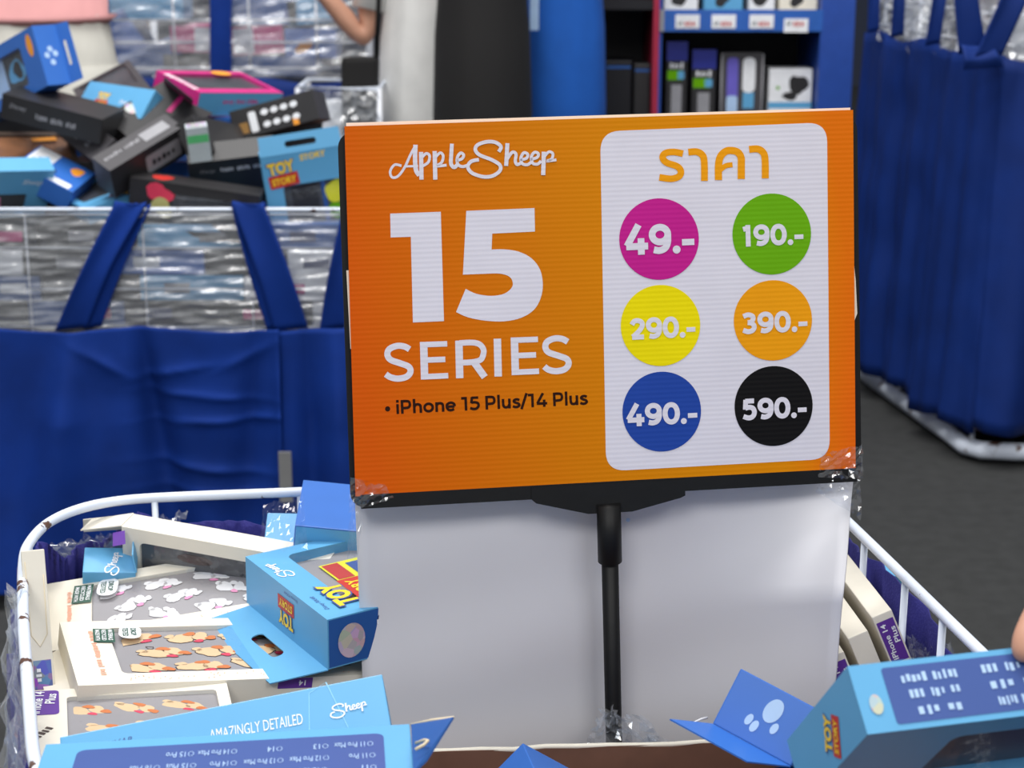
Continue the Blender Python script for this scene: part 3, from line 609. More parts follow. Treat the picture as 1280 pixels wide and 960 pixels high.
for n_, (x, y, l, w_, h, rz, m_) in enumerate(((-.185, .985, .21, .10, .0432, .08, M_CREAM), (-.20, 1.15, .20, .08, .035, .12, M_SKY), (.262, 1.19, .15, .10, .034, .3, M_DEEP), (.0, 1.0, .15, .1, .04, .2, M_SKY))):
    for k in range((3, 2, 2, 1)[n_]):
        Carton('phone_case_box', '%s box lying flat under %s, %s of its stack' % ({M_CREAM: 'cream', M_SKY: 'sky blue', M_DEEP: 'deep blue'}[m_], ('the frontmost box', 'the script logo box', 'the paw print box', 'the small blue corner')[n_], ('lowest', 'second', 'third')[k]), (l, w_, h), pose((x, y, .6205+k*(h+.0005)), (math.cos(rz), math.sin(rz), 0), (-math.sin(rz), math.cos(rz), 0)), m_, 'box', 'boxes lying flat on the brown carton')
def window_motifs(c, f, area, mats, seed, nx, ny, size):
    """soft generic printed shapes on the case behind the window"""
    q = random.Random(seed); FM = c.f(f); x0, y0, x1, y1 = area
    for i in range(nx):
        for k in range(ny):
            cx = x0+(x1-x0)*(i+.5+(.25 if k % 2 else -.15))/nx; cy = y0+(y1-y0)*(k+.5)/ny; a = q.uniform(-.5, .5); vs = []; fs = []; mi = []
            def add(poly, m, z):
                n = len(vs); vs.extend((p[0], p[1], z) for p in poly); fs.append(tuple(range(n, n+len(poly)))); mi.append(m)
            s = size
            def clampx(v): return max(x0+.003, min(x1-.003, v))
            def pp(dx, dy): return cx+s*(dx*math.cos(a)-dy*math.sin(a)), cy+s*(dx*math.sin(a)+dy*math.cos(a))
            for dx, dy, r, m, sx, sy in ((-.45, 0, .52, 0, 1.25, .8), (.5, .12, .42, 0, 1, .95), (.05, .42, .25, 2, 1.3, .7), (.95, -.1, .24, 2, 1.2, .8), (-.95, .3, .22, 0, 1.2, .8), (.3, -.35, .2, 1, 1.3, .7)):
                bx, by = pp(dx, dy); add([(clampx(u), max(y0+.002, min(y1-.002, v))) for u, v in blob(bx, by, r*s*1.07, seed+i*7+k, sx, sy, a)], 3, .0002)
                add([(clampx(u), max(y0+.002, min(y1-.002, v))) for u, v in blob(bx, by, r*s, seed+i*7+k, sx, sy, a)], m, .0004+.00012*(m+1))
            me = bpy.data.meshes.new('printed_motif'); me.from_pydata(vs, [], fs)
            for m in mats: me.materials.append(m)
            for p, m in zip(me.polygons, mi): p.material_index = m
            link('printed_motif', me, None, c.root, False, FM @ Matrix.Translation((0, 0, -.0042)))
def cream_prints(c, f, L, W, x, tone):
    """round-cornered stickers and small print on a cream window box, at the window's left end"""
    c.patch(f, rect(x-.012, W*.24, .026, .018, 84), M_DKGRN, off=.0012, name='recycled_sticker')
    for k, t in enumerate(('MADE WITH', 'RECYCLED', 'MATERIALS')): c.text(f, t, x-.0175+k*.0055, W*.24, .021, .0038, M_WHITE, -96, bold=.02, off=.0016)
    c.patch(f, rr(x+.011, W*.28, .025, .019, .008, 80), M_WHITE, off=.0014, name='test_sticker')
    c.text(f, 'DROP', x+.014, W*.28, .014, .005, M_DKGRN, -96, bold=.02, off=.0018); c.text(f, 'TESTED', x+.007, W*.28, .017, .005, M_DKGRN, -96, bold=.02, off=.0018)
P_OR = mat('coral_print', rgb(246, 176, 150), .5)
M_TAN = mat('tan_print', rgb(232, 196, 150), .5); M_RUST = mat('ginger_print', rgb(214, 120, 58), .5); M_ROSE = mat('rose_print', rgb(222, 60, 90), .5); M_LINE = mat('dark_line_print', rgb(70, 54, 50), .5)
M_PINK = mat('pink_print', rgb(240, 150, 190), .5); M_OFFW = mat('off_white_print', rgb(240, 236, 234), .5); M_GLINE = mat('grey_line_print', rgb(120, 110, 112), .5)
# cream box with ginger and rose pattern
D = (.247, .1214, .0221); c = Carton('phone_case_box', 'cream phone case box with window onto a ginger and rose printed case', D, pose(CP+(V((-.2525, 1.374, .7109))-CP)*1.03, (.926, .357, -.1227), (-.3513, .9339, .0659), D), M_CREAM, 'box', 'cream window boxes',
    ('top', (-.085, -.042, .115, .046), .006, .0045), M_TRAYG)
window_motifs(c, 'top', (-.078, -.040, .111, .043), (M_TAN, M_ROSE, M_RUST, M_LINE), 11, 4, 3, .0185)
cream_prints(c, 'top', *D[:2], -.078, 0); c.text('top', 'Disney', -.053, .004, .024, .009, M_LINE, -84, shear=.3, off=-.0038)
c.text('top', '~xxxxxxx xxxxxxxxxx xxxxx xxxx', -.100, -.002, .085, .005, P_OR, -90, off=.0005)
c.patch('front', rect(.058, .006, .030, .0095), M_PURP); c.text('front', '14', .064, .006, .006, .005, M_WHITE, 180, bold=.02)
for k in range(46):
    c.patch('top', ell(R.uniform(-.08, .11), -.050+R.uniform(-.006, .005), .0006, .0006, n=6), P_OR, off=.0005, name='printed_speck')
c.flap((-D[0]/2, D[1]/2-.008, 0), (-D[0]/2, -D[1]/2, .0), (-.020, -.004, -.003), M_CREAM, taper=.1)
# cream box with white and pink pattern
D = (.242, .099, .0268); c = Carton('phone_case_box', 'cream phone case box with window onto a white and pink printed case', D, pose(CP+(V((-.2994, 1.4786, .7170))-CP)*1.03, (.9781, .1733, .1151), (-.1998, .9366, .2877), D), M_CREAM, 'box', 'cream window boxes',
    ('top', (-.078, -.030, .108, .036), .006, .0045), M_TRAYG)
window_motifs(c, 'top', (-.074, -.030, .106, .035), (M_OFFW, M_PINK, M_OFFW, M_GLINE), 23, 4, 3, .0145)
cream_prints(c, 'top', *D[:2], -.074, 1); c.text('top', '~xxxxxxx xxxxxxxxxx xxxxx xxxx', -.098, -.004, .07, .0045, P_OR, -90, off=.0005)
for k in range(40):
    c.patch('top', ell(R.uniform(-.08, .11), -.040+R.uniform(-.005, .004), .0006, .0006, n=6), P_OR, off=.0005, name='printed_speck')
# upright cream box at the left rim
e0 = at(48, 780, 1.375); D = (.0192, .19, .1215); xa = V((.957, .29, .0)); ya = V((-.27, .88, -.42)); M0 = pose(e0, xa, ya); z0 = M0.to_3x3() @ V((0, 0, 1)); M0.translation = e0-z0*.059+(M0.to_3x3() @ V((0, .095, 0)))
c = Carton('phone_case_box', 'slim cream box standing on edge against the left rim with foil label', D, M0, M_CREAM, 'box', 'cream window boxes')
c.patch('front', rect(.0005, -.044, .0145, .024), M_HOLO, name='foil_label'); c.text('front', '~xxx', -.003, -.044, .012, .005, M_WHITE, 90, bold=.02, off=.0007)
tube('tuck_flap_edge', [V((-.007, -.0955, .112)), V((-.0065, -.0955, .05)), V((0, -.0955, .040)), V((.0065, -.0955, .05)), V((.0072, -.0955, .10))], .00035, M_BOARD, c.root, 4)
# cream box lying at the bottom left corner with purple label
D = (.17, .14, .026); c = Carton('phone_case_box', 'cream box with purple phone label tucked under the ginger patterned box', D, pose(at(158, 924, 1.272), (.96, .25, -.06), (-.26, .95, .02), D), M_CREAM, 'box', 'cream window boxes', ('top', (-.045, -.055, .075, .055), .004, .004), M_TRAYG)
window_motifs(c, 'top', (-.043, -.053, .073, .053), (M_TAN, M_ROSE, M_RUST, M_LINE), 31, 3, 3, .016)
lb_ = c.patch('top', rr(-.064, .046, .026, .044, .004, 0), M_PURP, name='purple_label'); text(lb_, None, 'iPhone 14', -.068, .046, .040, .008, M_WHITE, 84, bold=.02, off=.0007); text(lb_, None, 'Plus', -.0575, .052, .018, .008, M_WHITE, 84, bold=.02, off=.0007)
c.text('top', '~xxxxxx', -.066, -.010, .03, .008, M_LINE, 60, shear=.3)
# cream box far back, tilted
D = (.205, .026, .10); c = Carton('phone_case_box', 'cream box leaning at the back of the bin under the far rim', D, pose(at(284, 668, 1.56)-V((0, 0, .050)), (.96, -.25, -.085), (.25, .96, .15), D), M_CREAM, 'box', 'cream window boxes', ('front', (-.085, -.04, .09, .036), .006, .004), M_TRAYD)
c.flap((-D[0]/2, -D[1]/2, D[2]), (-D[0]/2, D[1]/2, D[2]), (-.040, -.006, -.010), M_CREAM, taper=.06)
c.flap((-D[0]/2, D[1]/2, D[2]), (-D[0]/2, D[1]/2, D[2]-.016), (-.048, -.010, -.009), M_CREAM, name='side_flap')
c.patch('front', ell(-.03, .026, .018, .005), M_LINE, off=-.003, name='printed_oval')
p = at(149, 672, 1.50)
mk('purple_label', [c.root.matrix_world.inverted() @ at(*q) for q in ((141, 683, 1.545), (157, 680, 1.54), (156, 663, 1.56), (141, 666, 1.565))], [(0, 1, 2, 3)], M_PURP, c.root)
# small blue box with script, seen between the cream boxes
D = (.0486, .0367, .05); c = Carton('phone_case_box', 'small sky blue box end poking out between cream boxes at the left', D, pose(CP+(V((-.3708, 1.5209, .725))-CP)*1.03, (.9814, .1749, -.0787), (-.1406, .9352, .325), D), M_SKY, 'box', 'blue boxes')
sheep_logo(c.root, c.f('top'), .004, -.006, .034, M_WHITE, 80)
c.flap((D[0]/2, -D[1]/2, D[2]), (D[0]/2, D[1]/2, D[2]), (-.004, .003, .016), M_SKY, name='dust_flap')
# blue window box with the yellow and red logo
D = (.157, .157, .0461); c = Carton('phone_case_box', 'sky blue window box with yellow and red logo and open hanging flap', D, pose(CP+(V((-.1312, 1.4575, .7392))-CP)*1.016, (.8312, .5559, .0113), (-.5558, .83, .0468), D), M_SKY, 'box', 'blue boxes', ('top', (-.046, -.055, .070, .062), .008, .010), M_TRAYG)
c.logo('left', .002, -.001, .030, 180); c.text('left', 'Disney PIXAR', .012, .0185, .026, .0035, M_NAVY, 180, shear=.2)
sheep_logo(c.root, c.f('top'), -.067, .034, .036, M_WHITE, 100)
FM = c.f('top') @ Matrix.Translation((-.0, 0, -.0085))
patch(c.root, FM, rect(.022, -.004, .092, .09), M_LEMON, name='insert_card'); patch(c.root, FM, rect(-.014, .022, .016, .034), M_RED, off=.0006, name='printed_tab')
patch(c.root, FM, rect(.03, .02, .060, .030), M_NAVY, off=.0006, name='printed_band')
for k in range(3): patch(c.root, FM, ell(.010+.016*k, .02, .004, .004, n=5), M_LEMON, off=.001, name='printed_star')
text(c.root, FM, "LET'S", -.004, -.010, .022, .009, M_DNAVY, 90, bold=.04, off=.001); text(c.root, FM, 'PLAY', .009, -.010, .024, .009, M_DNAVY, 90, bold=.04, off=.001)
c.logo('top', -.036, -.040, .050, 90, off=.0012); c.text('top', 'Disney PIXAR', -.068, -.046, .03, .005, M_NAVY, 90, shear=.3)
c.side('front', M_DEEP); c.patch('front', rr(.022, 0, .105, .034, .004), M_DNAVY, name='printed_panel', off=.0005); c.patch('front', ell(-.056, -.001, .013, .016), M_SILV, off=.0009, name='round_foil_seal'); c.text('front', '~xxxxxxx', -.022, .010, .02, .005, M_WHITE, 180, off=.0009)
c.flap((-D[0]/2, D[1]/2, 0), (-D[0]/2, -D[1]/2, 0), (-.044, .012, -.008), M_SKY, taper=.04, name='hanging_flap', hole=(.058, .014, .105, .026, .005))
# blue boxes behind it
D = (.143, .093, .045); c = Carton('phone_case_box', 'glossy mid blue box resting on the far rim behind the window box', D, pose((-.1335, 1.5892, .7499), (.9923, .0437, -.1162), (-.0258, .9881, .1516), D), M_BLUE, 'box', 'blue boxes'); c.side('front', M_SKY)
c = Carton('phone_case_box', 'short sky blue box beside the glossy blue box at the far rim', D2 := (.0363, .040, .085), pose(CP+(V((-.207, 1.528, .746))-CP)*1.045, (.9996, .013, -.0246), (.0029, .8302, .5575), D2), M_SKY, 'box', 'blue boxes')
wrapbit('thin clear wrap draped over the small sky blue box at the far rim', [at(322, 690, 1.50), at(384, 686, 1.50), at(330, 632, 1.54), at(378, 616, 1.54)], .0015, 14, M_PANE)
# front box A
DA = (.231, .068, .05); PA = ((-.199, 1.142, .734), (.98, .13, .15), (-.2, .76, .61))
D = DA; c = Carton('phone_case_box', 'sky blue box with white script logo leaning behind the frontmost box', D, pose(*PA, D), M_SKY, 'box', 'blue boxes')
sheep_logo(c.root, c.f('top'), .0880, .012, .0275, M_WHITE, 2); c.text('top', 'AMAZINGLY DETAILED', .022, .012, .066, .0085, M_WHITE, -1, bold=.0)
c.text('top', 'Disney PIXAR', -.085, .02, .04, .006, M_NAVY, 2, shear=.3)
M_LBL = mat('light_line_print', rgb(140, 205, 240), .4)
for pts in ([(.062, .03), (.075, .036), (.088, -.01), (.070, -.03)], [(.062, .03), (.056, -.02), (.070, -.03)], [(-.07, .018), (-.03, .008), (-.01, .0)]):
    vs, fs = strokes([(pts, .0005, 0)], .0005); mk('printed_line', [(x, y, .0003) for x, y, _ in vs], fs, M_LBL, c.root, False, c.f('top'))
# front box B
D = (.2363, .0907, .05); c = Carton('phone_case_box', 'frontmost sky blue box with navy phone model list and open end flap', D, pose((-.1805, 1.0103, .775), (.995, .0993, .0129), (-.0992, .995, -.0064), D), M_SKY, 'box', 'blue boxes')
c.patch('top', rr(.0022, -.008, .1965, .082, .006), M_NAVY); k_ = .000515
def b_px(px): return (px-285)*k_
for row, (v, items) in enumerate(((.018, (('11 Pro Max', 437, 38), ('13', 396, 8), ('14', 339, 8), ('14 Pro Max', 268, 38), ('15 Pro', 222, 24))), (.0015, (('11 Pro', 447, 22), ('12 Pro Max', 382, 38), ('13 Pro Max', 326, 38), ('14 Pro', 277, 22), ('15 Plus', 226, 26), ('16 Plus', 182, 26))),
                                  (-.015, (('11', 455, 7), ('12/12 Pro', 382, 34), ('13 Pro', 330, 24), ('14 Plus', 275, 26), ('15', 236, 8), ('16', 196, 8))))):
    for t, px, wd in items:
        c.text('top', t, b_px(px), v, wd*k_, .0072, M_PALE, 180, off=.0007)
        u = b_px(px)+wd*k_/2+.0035; vs, fs = strokes([(ell(u, v, .0017, .0030, n=10)+[(u+.0017, v)], .0004, 0)], .0004)
        mk('printed_ring', [(x, y, .0007) for x, y, _ in vs], fs, M_PALE, c.root, False, c.f('top'))
IB = c.root.matrix_world.inverted()
fq = [IB @ at(*q) for q in ((514.5, 906, 1.066), (567, 897, 1.045), (533, 951, 1.00), (517, 966, .985))]
ob = mk('end_flap', fq, [(3, 2, 1, 0)], M_DEEP, c.root); md = ob.modifiers.new('thickness', 'SOLIDIFY'); md.thickness = .0015; md.offset = 0
tube('flap_cut_edge', [fq[0], fq[0].lerp(fq[1], .5)+V((0, 0, .0008)), fq[1]], .0011, M_BOARD, ob, 6)
tube('hang_slot_lip', [IB @ at(*q) for q in ((519, 937, 1.004), (530, 931, 1.006), (535, 926, 1.010), (531, 925, 1.014), (520, 929, 1.022))], .0011, M_BOARD, ob, 6)
# blue corner peeking in front of the pole
D = (.095, .053, .053); c = Carton('phone_case_box', 'mid blue box corner poking up at the bottom beside the pole', D, pose(at(690, 1014, 1.235), (.68, .40, -.60), (-.3, .92, .28), D), M_BLUE, 'box', 'blue boxes')
sheep_logo(c.root, c.f('top'), .01, .006, .035, M_PALE, 0)
# paw box
xa = V((.26, .85, -.46)).normalized(); ya = V((-.88, .12, .45)); D = (.16, .0615, .0435)
c = Carton('phone_case_box', 'mid blue box with pale paw print and bent open flap', D, pose(at(957, 896, 1.13)+xa*.08, xa, ya, D), M_BLUE, 'box', 'blue boxes')
for u, v, a, b in ((.003, .006, .0062, .0092), (.009, -.0045, .0025, .0042), (-.0042, -.0095, .0026, .0045), (.0, -.0030, .0, .0)):
    if a: c.patch('left', ell(u, v, a, b, -12), M_PALE, name='paw_print')
c.patch('left', ell(-.0095, -.0075+.0005, .0025, .0043, -12), M_PALE, name='paw_print'); c.patch('top', ell(-.07, -.016, .006, .011, 10), M_ORPR, name='printed_oval')
IM = c.root.matrix_world.to_3x3().inverted()
c.flap((-D[0]/2, D[1]/2, 0), (-D[0]/2, -D[1]/2, 0), IM @ V((-.029, -.012, .012)), M_BLUE, taper=.01, name='bent_flap')
tube('packing_strap', [at(952, 934, 1.20), at(915, 922, 1.25), at(880, 912, 1.27), at(866, 904, 1.28), at(876, 899, 1.285), at(884, 897, 1.29)], .0010, M_WHITE, None, 6)
tag(bpy.context.scene.objects['packing_strap'], 'thin white looped plastic strap beside the paw print box', 'strap')
# held box
D = (.2443, .0411, .1168); HELD = pose((.3033, .979, .8497), (.9705, .2412, .0019), (-.1766, .7052, .6867), D)
c = Carton('phone_case_box', 'large sky blue box lifted by a hand at the lower right', D, HELD, M_SKY, 'box', 'blue boxes', ('front', (-.06, -.045, .11, .036), .008, .008), M_TRAYD)
c.patch('top', rr(.008, 0, .222, .034, .002), M_NAVY)
for k in range(3):
    for r_ in range(3): c.text('top', ('~xxxxx xxxxx', '~xx xxx xxx', '~xx xxx')[(k+r_) % 3], -.075+.05*k, .0095-.010*r_, .036-.004*r_, .0055, M_PALE, 180 if k+r_ else 0, off=.0007)
c.patch('top', ell(-.112, -.004, .004, .006), M_SILV, name='round_foil_seal', off=.0006)
c.logo('left', .003, .012, .024, 150); c.side('front', M_DEEP) if False else None
# right hand cream boxes
zc = V((-.40, .02, .92)).normalized(); yc = V((-.05, .99, -.06)); yc = (yc-zc*zc.dot(yc)).normalized(); xc = yc.cross(zc)
for i, lab in enumerate(('cream box with upside down purple phone label nearest the right rim', 'middle cream box of the leaning row at the right, blank end', 'cream box of the leaning row closest to the white card, purple corner')):
    D = (.0180, .2, .085); p = at(1102, 767, 1.385)-xc*(.0255*i)-zc*(.008*i)-yc*(.002*i)
    c = Carton('phone_case_box', lab, D, pose(p+yc*.1-zc*.085, xc, yc), M_CREAM, 'box', 'cream window boxes')
    if i != 1:
        lb_ = c.patch('front', rect(0, .016, .0150, .040), M_PURP, name='purple_label'); text(lb_, None, 'iPhone 14', -.003, .016, .034, .0048, M_WHITE, 90, bold=.02, off=.0007); text(lb_, None, 'Plus', .0040, .021, .015, .0048, M_WHITE, 90, bold=.02, off=.0007)
D = (.05, .03, .05); c = Carton('phone_case_box', 'small teal blue box corner behind the right rim post', D, pose(at(1090, 742, 1.66), (.8, .5, -.1), (-.5, .8, .1), D), M_SKY, 'box', 'blue boxes')

# ------------------------------------------------------------------ people
def skin_mesh(name, nodes, edges, root=0, lev=1):
    me = bpy.data.meshes.new(name); me.from_pydata([n[0] for n in nodes], edges, [])
    o = bpy.data.objects.new(name, me); COL.objects.link(o); o.modifiers.new('s', 'SKIN'); d = me.skin_vertices[0].data
    for i, n in enumerate(nodes):
        r = n[1]; d[i].radius = r if isinstance(r, tuple) else (r, r); d[i].use_root = (i == root)
    s = o.modifiers.new('u', 'SUBSURF'); s.levels = lev; s.render_levels = lev
    bpy.context.view_layer.update()
    out = bpy.data.meshes.new_from_object(o.evaluated_get(bpy.context.evaluated_depsgraph_get())); bpy.data.objects.remove(o); out.name = name
    return out
def lathe(name, rings, m, parent, n=28, ripple=.0, seed=0):
    q = random.Random(seed); ph = q.uniform(0, 6)
    vs = []; fs = []
    for (cx, cy, z, rx, ry) in rings:
        for k in range(n):
            a = 2*math.pi*k/n; w_ = 1+ripple*math.sin(5*a+ph)+ripple*.6*math.sin(9*a+2*ph); vs.append((cx+rx*w_*math.cos(a), cy+ry*w_*math.sin(a), z))
    for i in range(len(rings)-1):
        for k in range(n): fs.append((i*n+k, i*n+(k+1) % n, (i+1)*n+(k+1) % n, (i+1)*n+k))
    fs += [tuple(range(n-1, -1, -1)), tuple((len(rings)-1)*n+k for k in range(n))]
    o = mk(name, vs, fs, m, parent, True); return o
HAIR = mat('dark_hair', rgb(28, 22, 20), .6)
def person(label, loc, rz, shirt, legs, h=1.62, la=None, ra=None, top_z=None, long_top=False, width=1.0, fingers=None):
    """standing figure; la / ra: shoulder-elbow-wrist points in own coordinates (x right, -y forward)"""
    k = h/1.65; r = empty('person', loc); r.rotation_euler.z = rz; tag(r, label, 'person')
    la = la or [(-.15, -.01, 1.34), (-.13, -.16, 1.12), (-.04, -.24, 1.12)]; ra = ra or [(.15, -.01, 1.34), (.13, -.16, 1.12), (.04, -.24, 1.16)]
    N = [((0, 0, .92), (.14, .10)), ((0, 0, 1.10), (.125, .09)), ((0, .01, 1.30), (.15, .10)), ((0, .01, 1.42), (.06, .055)), ((0, -.005, 1.49), (.055, .06)), ((0, -.02, 1.57), (.075, .095)), ((0, -.01, 1.65), (.05, .07))]
    E = [(0, 1), (1, 2), (2, 3), (3, 4), (4, 5), (5, 6)]
    for s, arm in ((-1, la), (1, ra)):
        i = len(N); N += [(arm[0], .055), (arm[1], .042), (arm[2], .028)]; E += [(2, i), (i, i+1), (i+1, i+2)]
        w_ = V(arm[2]); d = (w_-V(arm[1])).normalized(); b = V((0, 0, 1)) if abs(d.z) < .8 else V((1, 0, 0)); sd = d.cross(b).normalized()
        if fingers and s == fingers[0]:
            i0 = i+2
            for chain in fingers[1]:
                pv = i0
                for p, rd in chain: N.append((p, rd)); E.append((pv, len(N)-1)); pv = len(N)-1
        else:
            N.append((tuple(w_+d*.06), (.036, .018))); E.append((i+2, len(N)-1)); pm = len(N)-1
            for q in range(5):
                off_ = sd*(.026-.017*q) if q < 4 else sd*(.045); st = w_+d*(.085 if q < 4 else .05)+off_; ln = (.05, .06, .055, .04, .03)[q]
                N.append((tuple(st), .010)); E.append((pm, len(N)-1)); N.append((tuple(st+d*ln-sd.cross(d)*.012), .008)); E.append((len(N)-2, len(N)-1))
    for s in (-1, 1):
        i = len(N); N += [((s*.085, 0, .84), .085), ((s*.095, -.01, .47), .055), ((s*.10, .015, .09), .036), ((s*.11, -.10, .035), (.035, .03))]; E += [(0, i), (i, i+1), (i+1, i+2), (i+2, i+3)]
    me = skin_mesh('body', N, E, 0, 2); body = link('body', me, M_SKIN, r, True); body.scale = (k, k, k)
    hd = lathe('hair', [(0, .012, 1.50, .085, .095), (0, .03, 1.56, .098, .10), (0, .015, 1.64, .094, .11), (0, .0, 1.70, .066, .08), (0, 0, 1.725, .02, .03)], HAIR, r); hd.scale = (k, k, k)
    for s in (-1, 1):
        e = lathe('eye', [(s*.032, -.105, 1.565, .003, .003), (s*.032, -.108, 1.571, .008, .006), (s*.032, -.105, 1.577, .003, .003)], M_BLACKP, r, 8); e.scale = (k, k, k)
    ns = lathe('nose', [(0, -.11, 1.53, .016, .02), (0, -.115, 1.545, .013, .018), (0, -.10, 1.58, .006, .012)], M_SKIN, r, 10); ns.scale = (k, k, k)
    tz = .84 if top_z is None else top_z; wd = width
    if long_top: rings = [(0, 0, tz, .225*wd, .18*wd), (0, 0, .8, .215*wd, .165*wd), (0, 0, 1.0, .205*wd, .15), (0, 0, 1.15, .165, .125), (0, .01, 1.30, .185, .125), (0, .01, 1.38, .17, .105), (0, .01, 1.42, .075, .07)]
    else: rings = [(0, 0, tz, .175*wd, .135), (0, 0, 1.08, .155*wd, .125), (0, .01, 1.28, .185, .125), (0, .01, 1.38, .17, .105), (0, .01, 1.42, .075, .07)]
    sh = lathe('shirt', rings, shirt, r, ripple=.015, seed=int(loc[0]*50)); sh.scale = (k, k, k)
    for arm in (la, ra):
        a, b = V(arm[0]), V(arm[1]); o = tube('sleeve', [(a-V((0, 0, -.01))), a.lerp(b, .35), a.lerp(b, .7)], .07, shirt, r, 14, taper=[1.0, .95, .88]); o.scale = (k, k, k)
    if legs is not None and not long_top:
        o = lathe('trouser_hip', [(0, 0, .76, .175*wd, .13), (0, 0, .9, .18*wd, .14), (0, 0, 1.14, .15*wd, .12)], legs, r, 24, .01, 4); o.scale = (k, k, k)
        for s in (-1, 1):
            o = lathe('trouser_leg', [(s*.10, .01, .06, .085*wd, .095), (s*.098, 0, .5, .092*wd, .10), (s*.09, 0, .80, .105*wd, .125), (s*.07, 0, .98, .11*wd, .135)], legs, r, 20, .02, 3+s); o.scale = (k, k, k)
    for s in (-1, 1): o = lathe('shoe', [(s*.11, -.06, .0, .05, .13), (s*.11, -.06, .04, .05, .13), (s*.105, -.01, .085, .045, .06)], M_BLACKP, r, 16); o.scale = (k, k, k)
    return r
def col(name, c, rough=.85): return mat(name, c, rough, var=.06, scale=14, bump=.2, bscale=500)
C_PINK = col('dusty_pink_knit', rgb(196, 140, 140)); C_OAT = col('oatmeal_cloth', rgb(186, 184, 176)); C_WHITE = col('white_cotton', rgb(226, 226, 224)); C_BLACK = col('black_cotton', rgb(20, 19, 20)); C_BLUEC = col('bright_blue_cotton', rgb(18, 92, 186))
p = at(45, 40, 4.35); person('person in dusty pink top and oatmeal trousers behind the heaped left bin', (p.x, 4.35, 0), 3.3, C_PINK, C_OAT, 1.62, top_z=1.10, width=1.15)
p = at(538, 40, 5.05); o_ = person('person in long white shirt bending an arm, black bag at the elbow', (p.x, 5.05, 0), 3.14, C_WHITE, C_WHITE, 1.60, long_top=True, top_z=.25, width=.9,
    ra=[(.18, 0, 1.30), (.235, .03, 1.00), (.40, .07, 1.16)]); o_.scale.x = .80
pb = at(452, 80, 4.86); bag = empty('shoulder_bag', (pb.x, 4.86, .70)); tag(bag, 'black shoulder bag hanging below the bent elbow', 'bag')
box('bag_body', -.055, .045, -.03, .03, 0, .24, C_BLACK, bag, .012); tube('bag_strap', [(.04, 0, .23), (.052, .0, .42), (.06, 0, .62), (.07, .06, .70)], .008, C_BLACK, bag, 6)
p = at(604, 40, 4.72); o_ = person('person in loose black clothes between the white and blue dressed people', (p.x, 4.72, 0), 3.14, C_BLACK, C_BLACK, 1.66, long_top=True, top_z=.25, width=.9); o_.scale.x = .68
p = at(702, 40, 5.12); o_ = person('person in a bright blue uniform beside the dark shelves', (p.x, 5.12, 0), 3.14, C_BLUEC, C_BLUEC, 1.66, long_top=True, top_z=.25, width=.9); o_.scale.x = .67
b_ = box('name_tag', -.012, .012, -.002, .002, -.06, .06, M_PALE, None); b_.location = at(668, 10, 4.94); tag(b_, 'pale hanging name tag at the edge of the bright blue uniform', 'tag')
# person at the right holding the box (hand at the frame edge)
HM = HELD
def hp(u, v, z): return HM @ V((u, v, z))                            # a point on the held box
PX, PY = .86, 1.06
def loc_p(v): return tuple((V(v)-V((PX, PY, 0))))
wr = hp(.100, .085, .135)
def chain(pts, rad): return [(loc_p(p), rd) for p, rd in zip(pts, rad)]
palm = hp(.040, .056, .120)
fing = []
for q in range(4):
    u = -.0145+.0185*q; fing.append(chain([palm, hp(u+.012, .034, .128), hp(u, .020, .126), hp(u-.003, .008, .122)], (.020, .0095, .0088, .0080)))
fing.append(chain([hp(.085, .055, .110), hp(.055, .040, .085), hp(.035, .032, .070)], (.013, .0105, .0090)))
person('person at the right edge reaching over to lift the blue box', (PX, PY, 0), 0, C_OAT, C_BLACK, 1.65, la=[(-.19, 0, 1.34), (-.21, -.02, 1.06), loc_p(wr)], ra=None, fingers=(-1, fing))

# ------------------------------------------------------------------ left bin
def wire_grid(parent, o, x0, x1, y, zs, xs, r=.002):
    for z in zs: tube('grid_wire', [V((x0, y, z))-o, V((x1, y, z))-o], r, M_WIRE, parent, 6)
    for x in xs: tube('grid_wire', [V((x, y, zs[0]))-o, V((x, y, zs[-1]))-o], r, M_WIRE, parent, 6)
LY, LX0, LX1 = 3.313, -1.12, -.16
bin2 = empty('display_bin', ((LX0+LX1)/2, LY+.33, 0)); tag(bin2, 'white wire bin heaped with black and blue boxes behind the blue skirt', 'bin'); o2 = bin2.location
tube('rim', [V((LX0, LY, ZR))-o2, V((LX1, LY, ZR))-o2, V((LX1+.02, LY+.02, ZR))-o2, V((LX1+.02, LY+.66, ZR))-o2, V((LX0, LY+.66, ZR))-o2, V((LX0-.02, LY+.64, ZR))-o2, V((LX0-.02, LY+.02, ZR))-o2], .0042, M_RIM, bin2, 8, True)
wire_grid(bin2, o2, LX0, LX1, LY+.006, (.47, .545, .62, .70, .765), [at(x, 262, LY).x for x in (29, 176, 311, 455)])
for x in (LX0, LX1):
    for y in (LY+.02, LY+.64): tube('leg', [V((x, y, 0))-o2, V((x, y, ZR))-o2], .011, M_STEEL, bin2, 10)
box('floor_tray', LX0-o2.x, LX1-o2.x, LY+.02-o2.y, LY+.64-o2.y, .28, .29, M_WIRE, bin2)
xs_ = at(352, 415, LY).x
s1 = empty('bin_skirt', (-.64, LY, 0)); tag(s1, 'royal blue cloth skirt hung by straps from the rim of the left bin', 'cloth')
def rel(o, root): o.parent = root; o.matrix_parent_inverse = Matrix.Translation(-root.location); return o
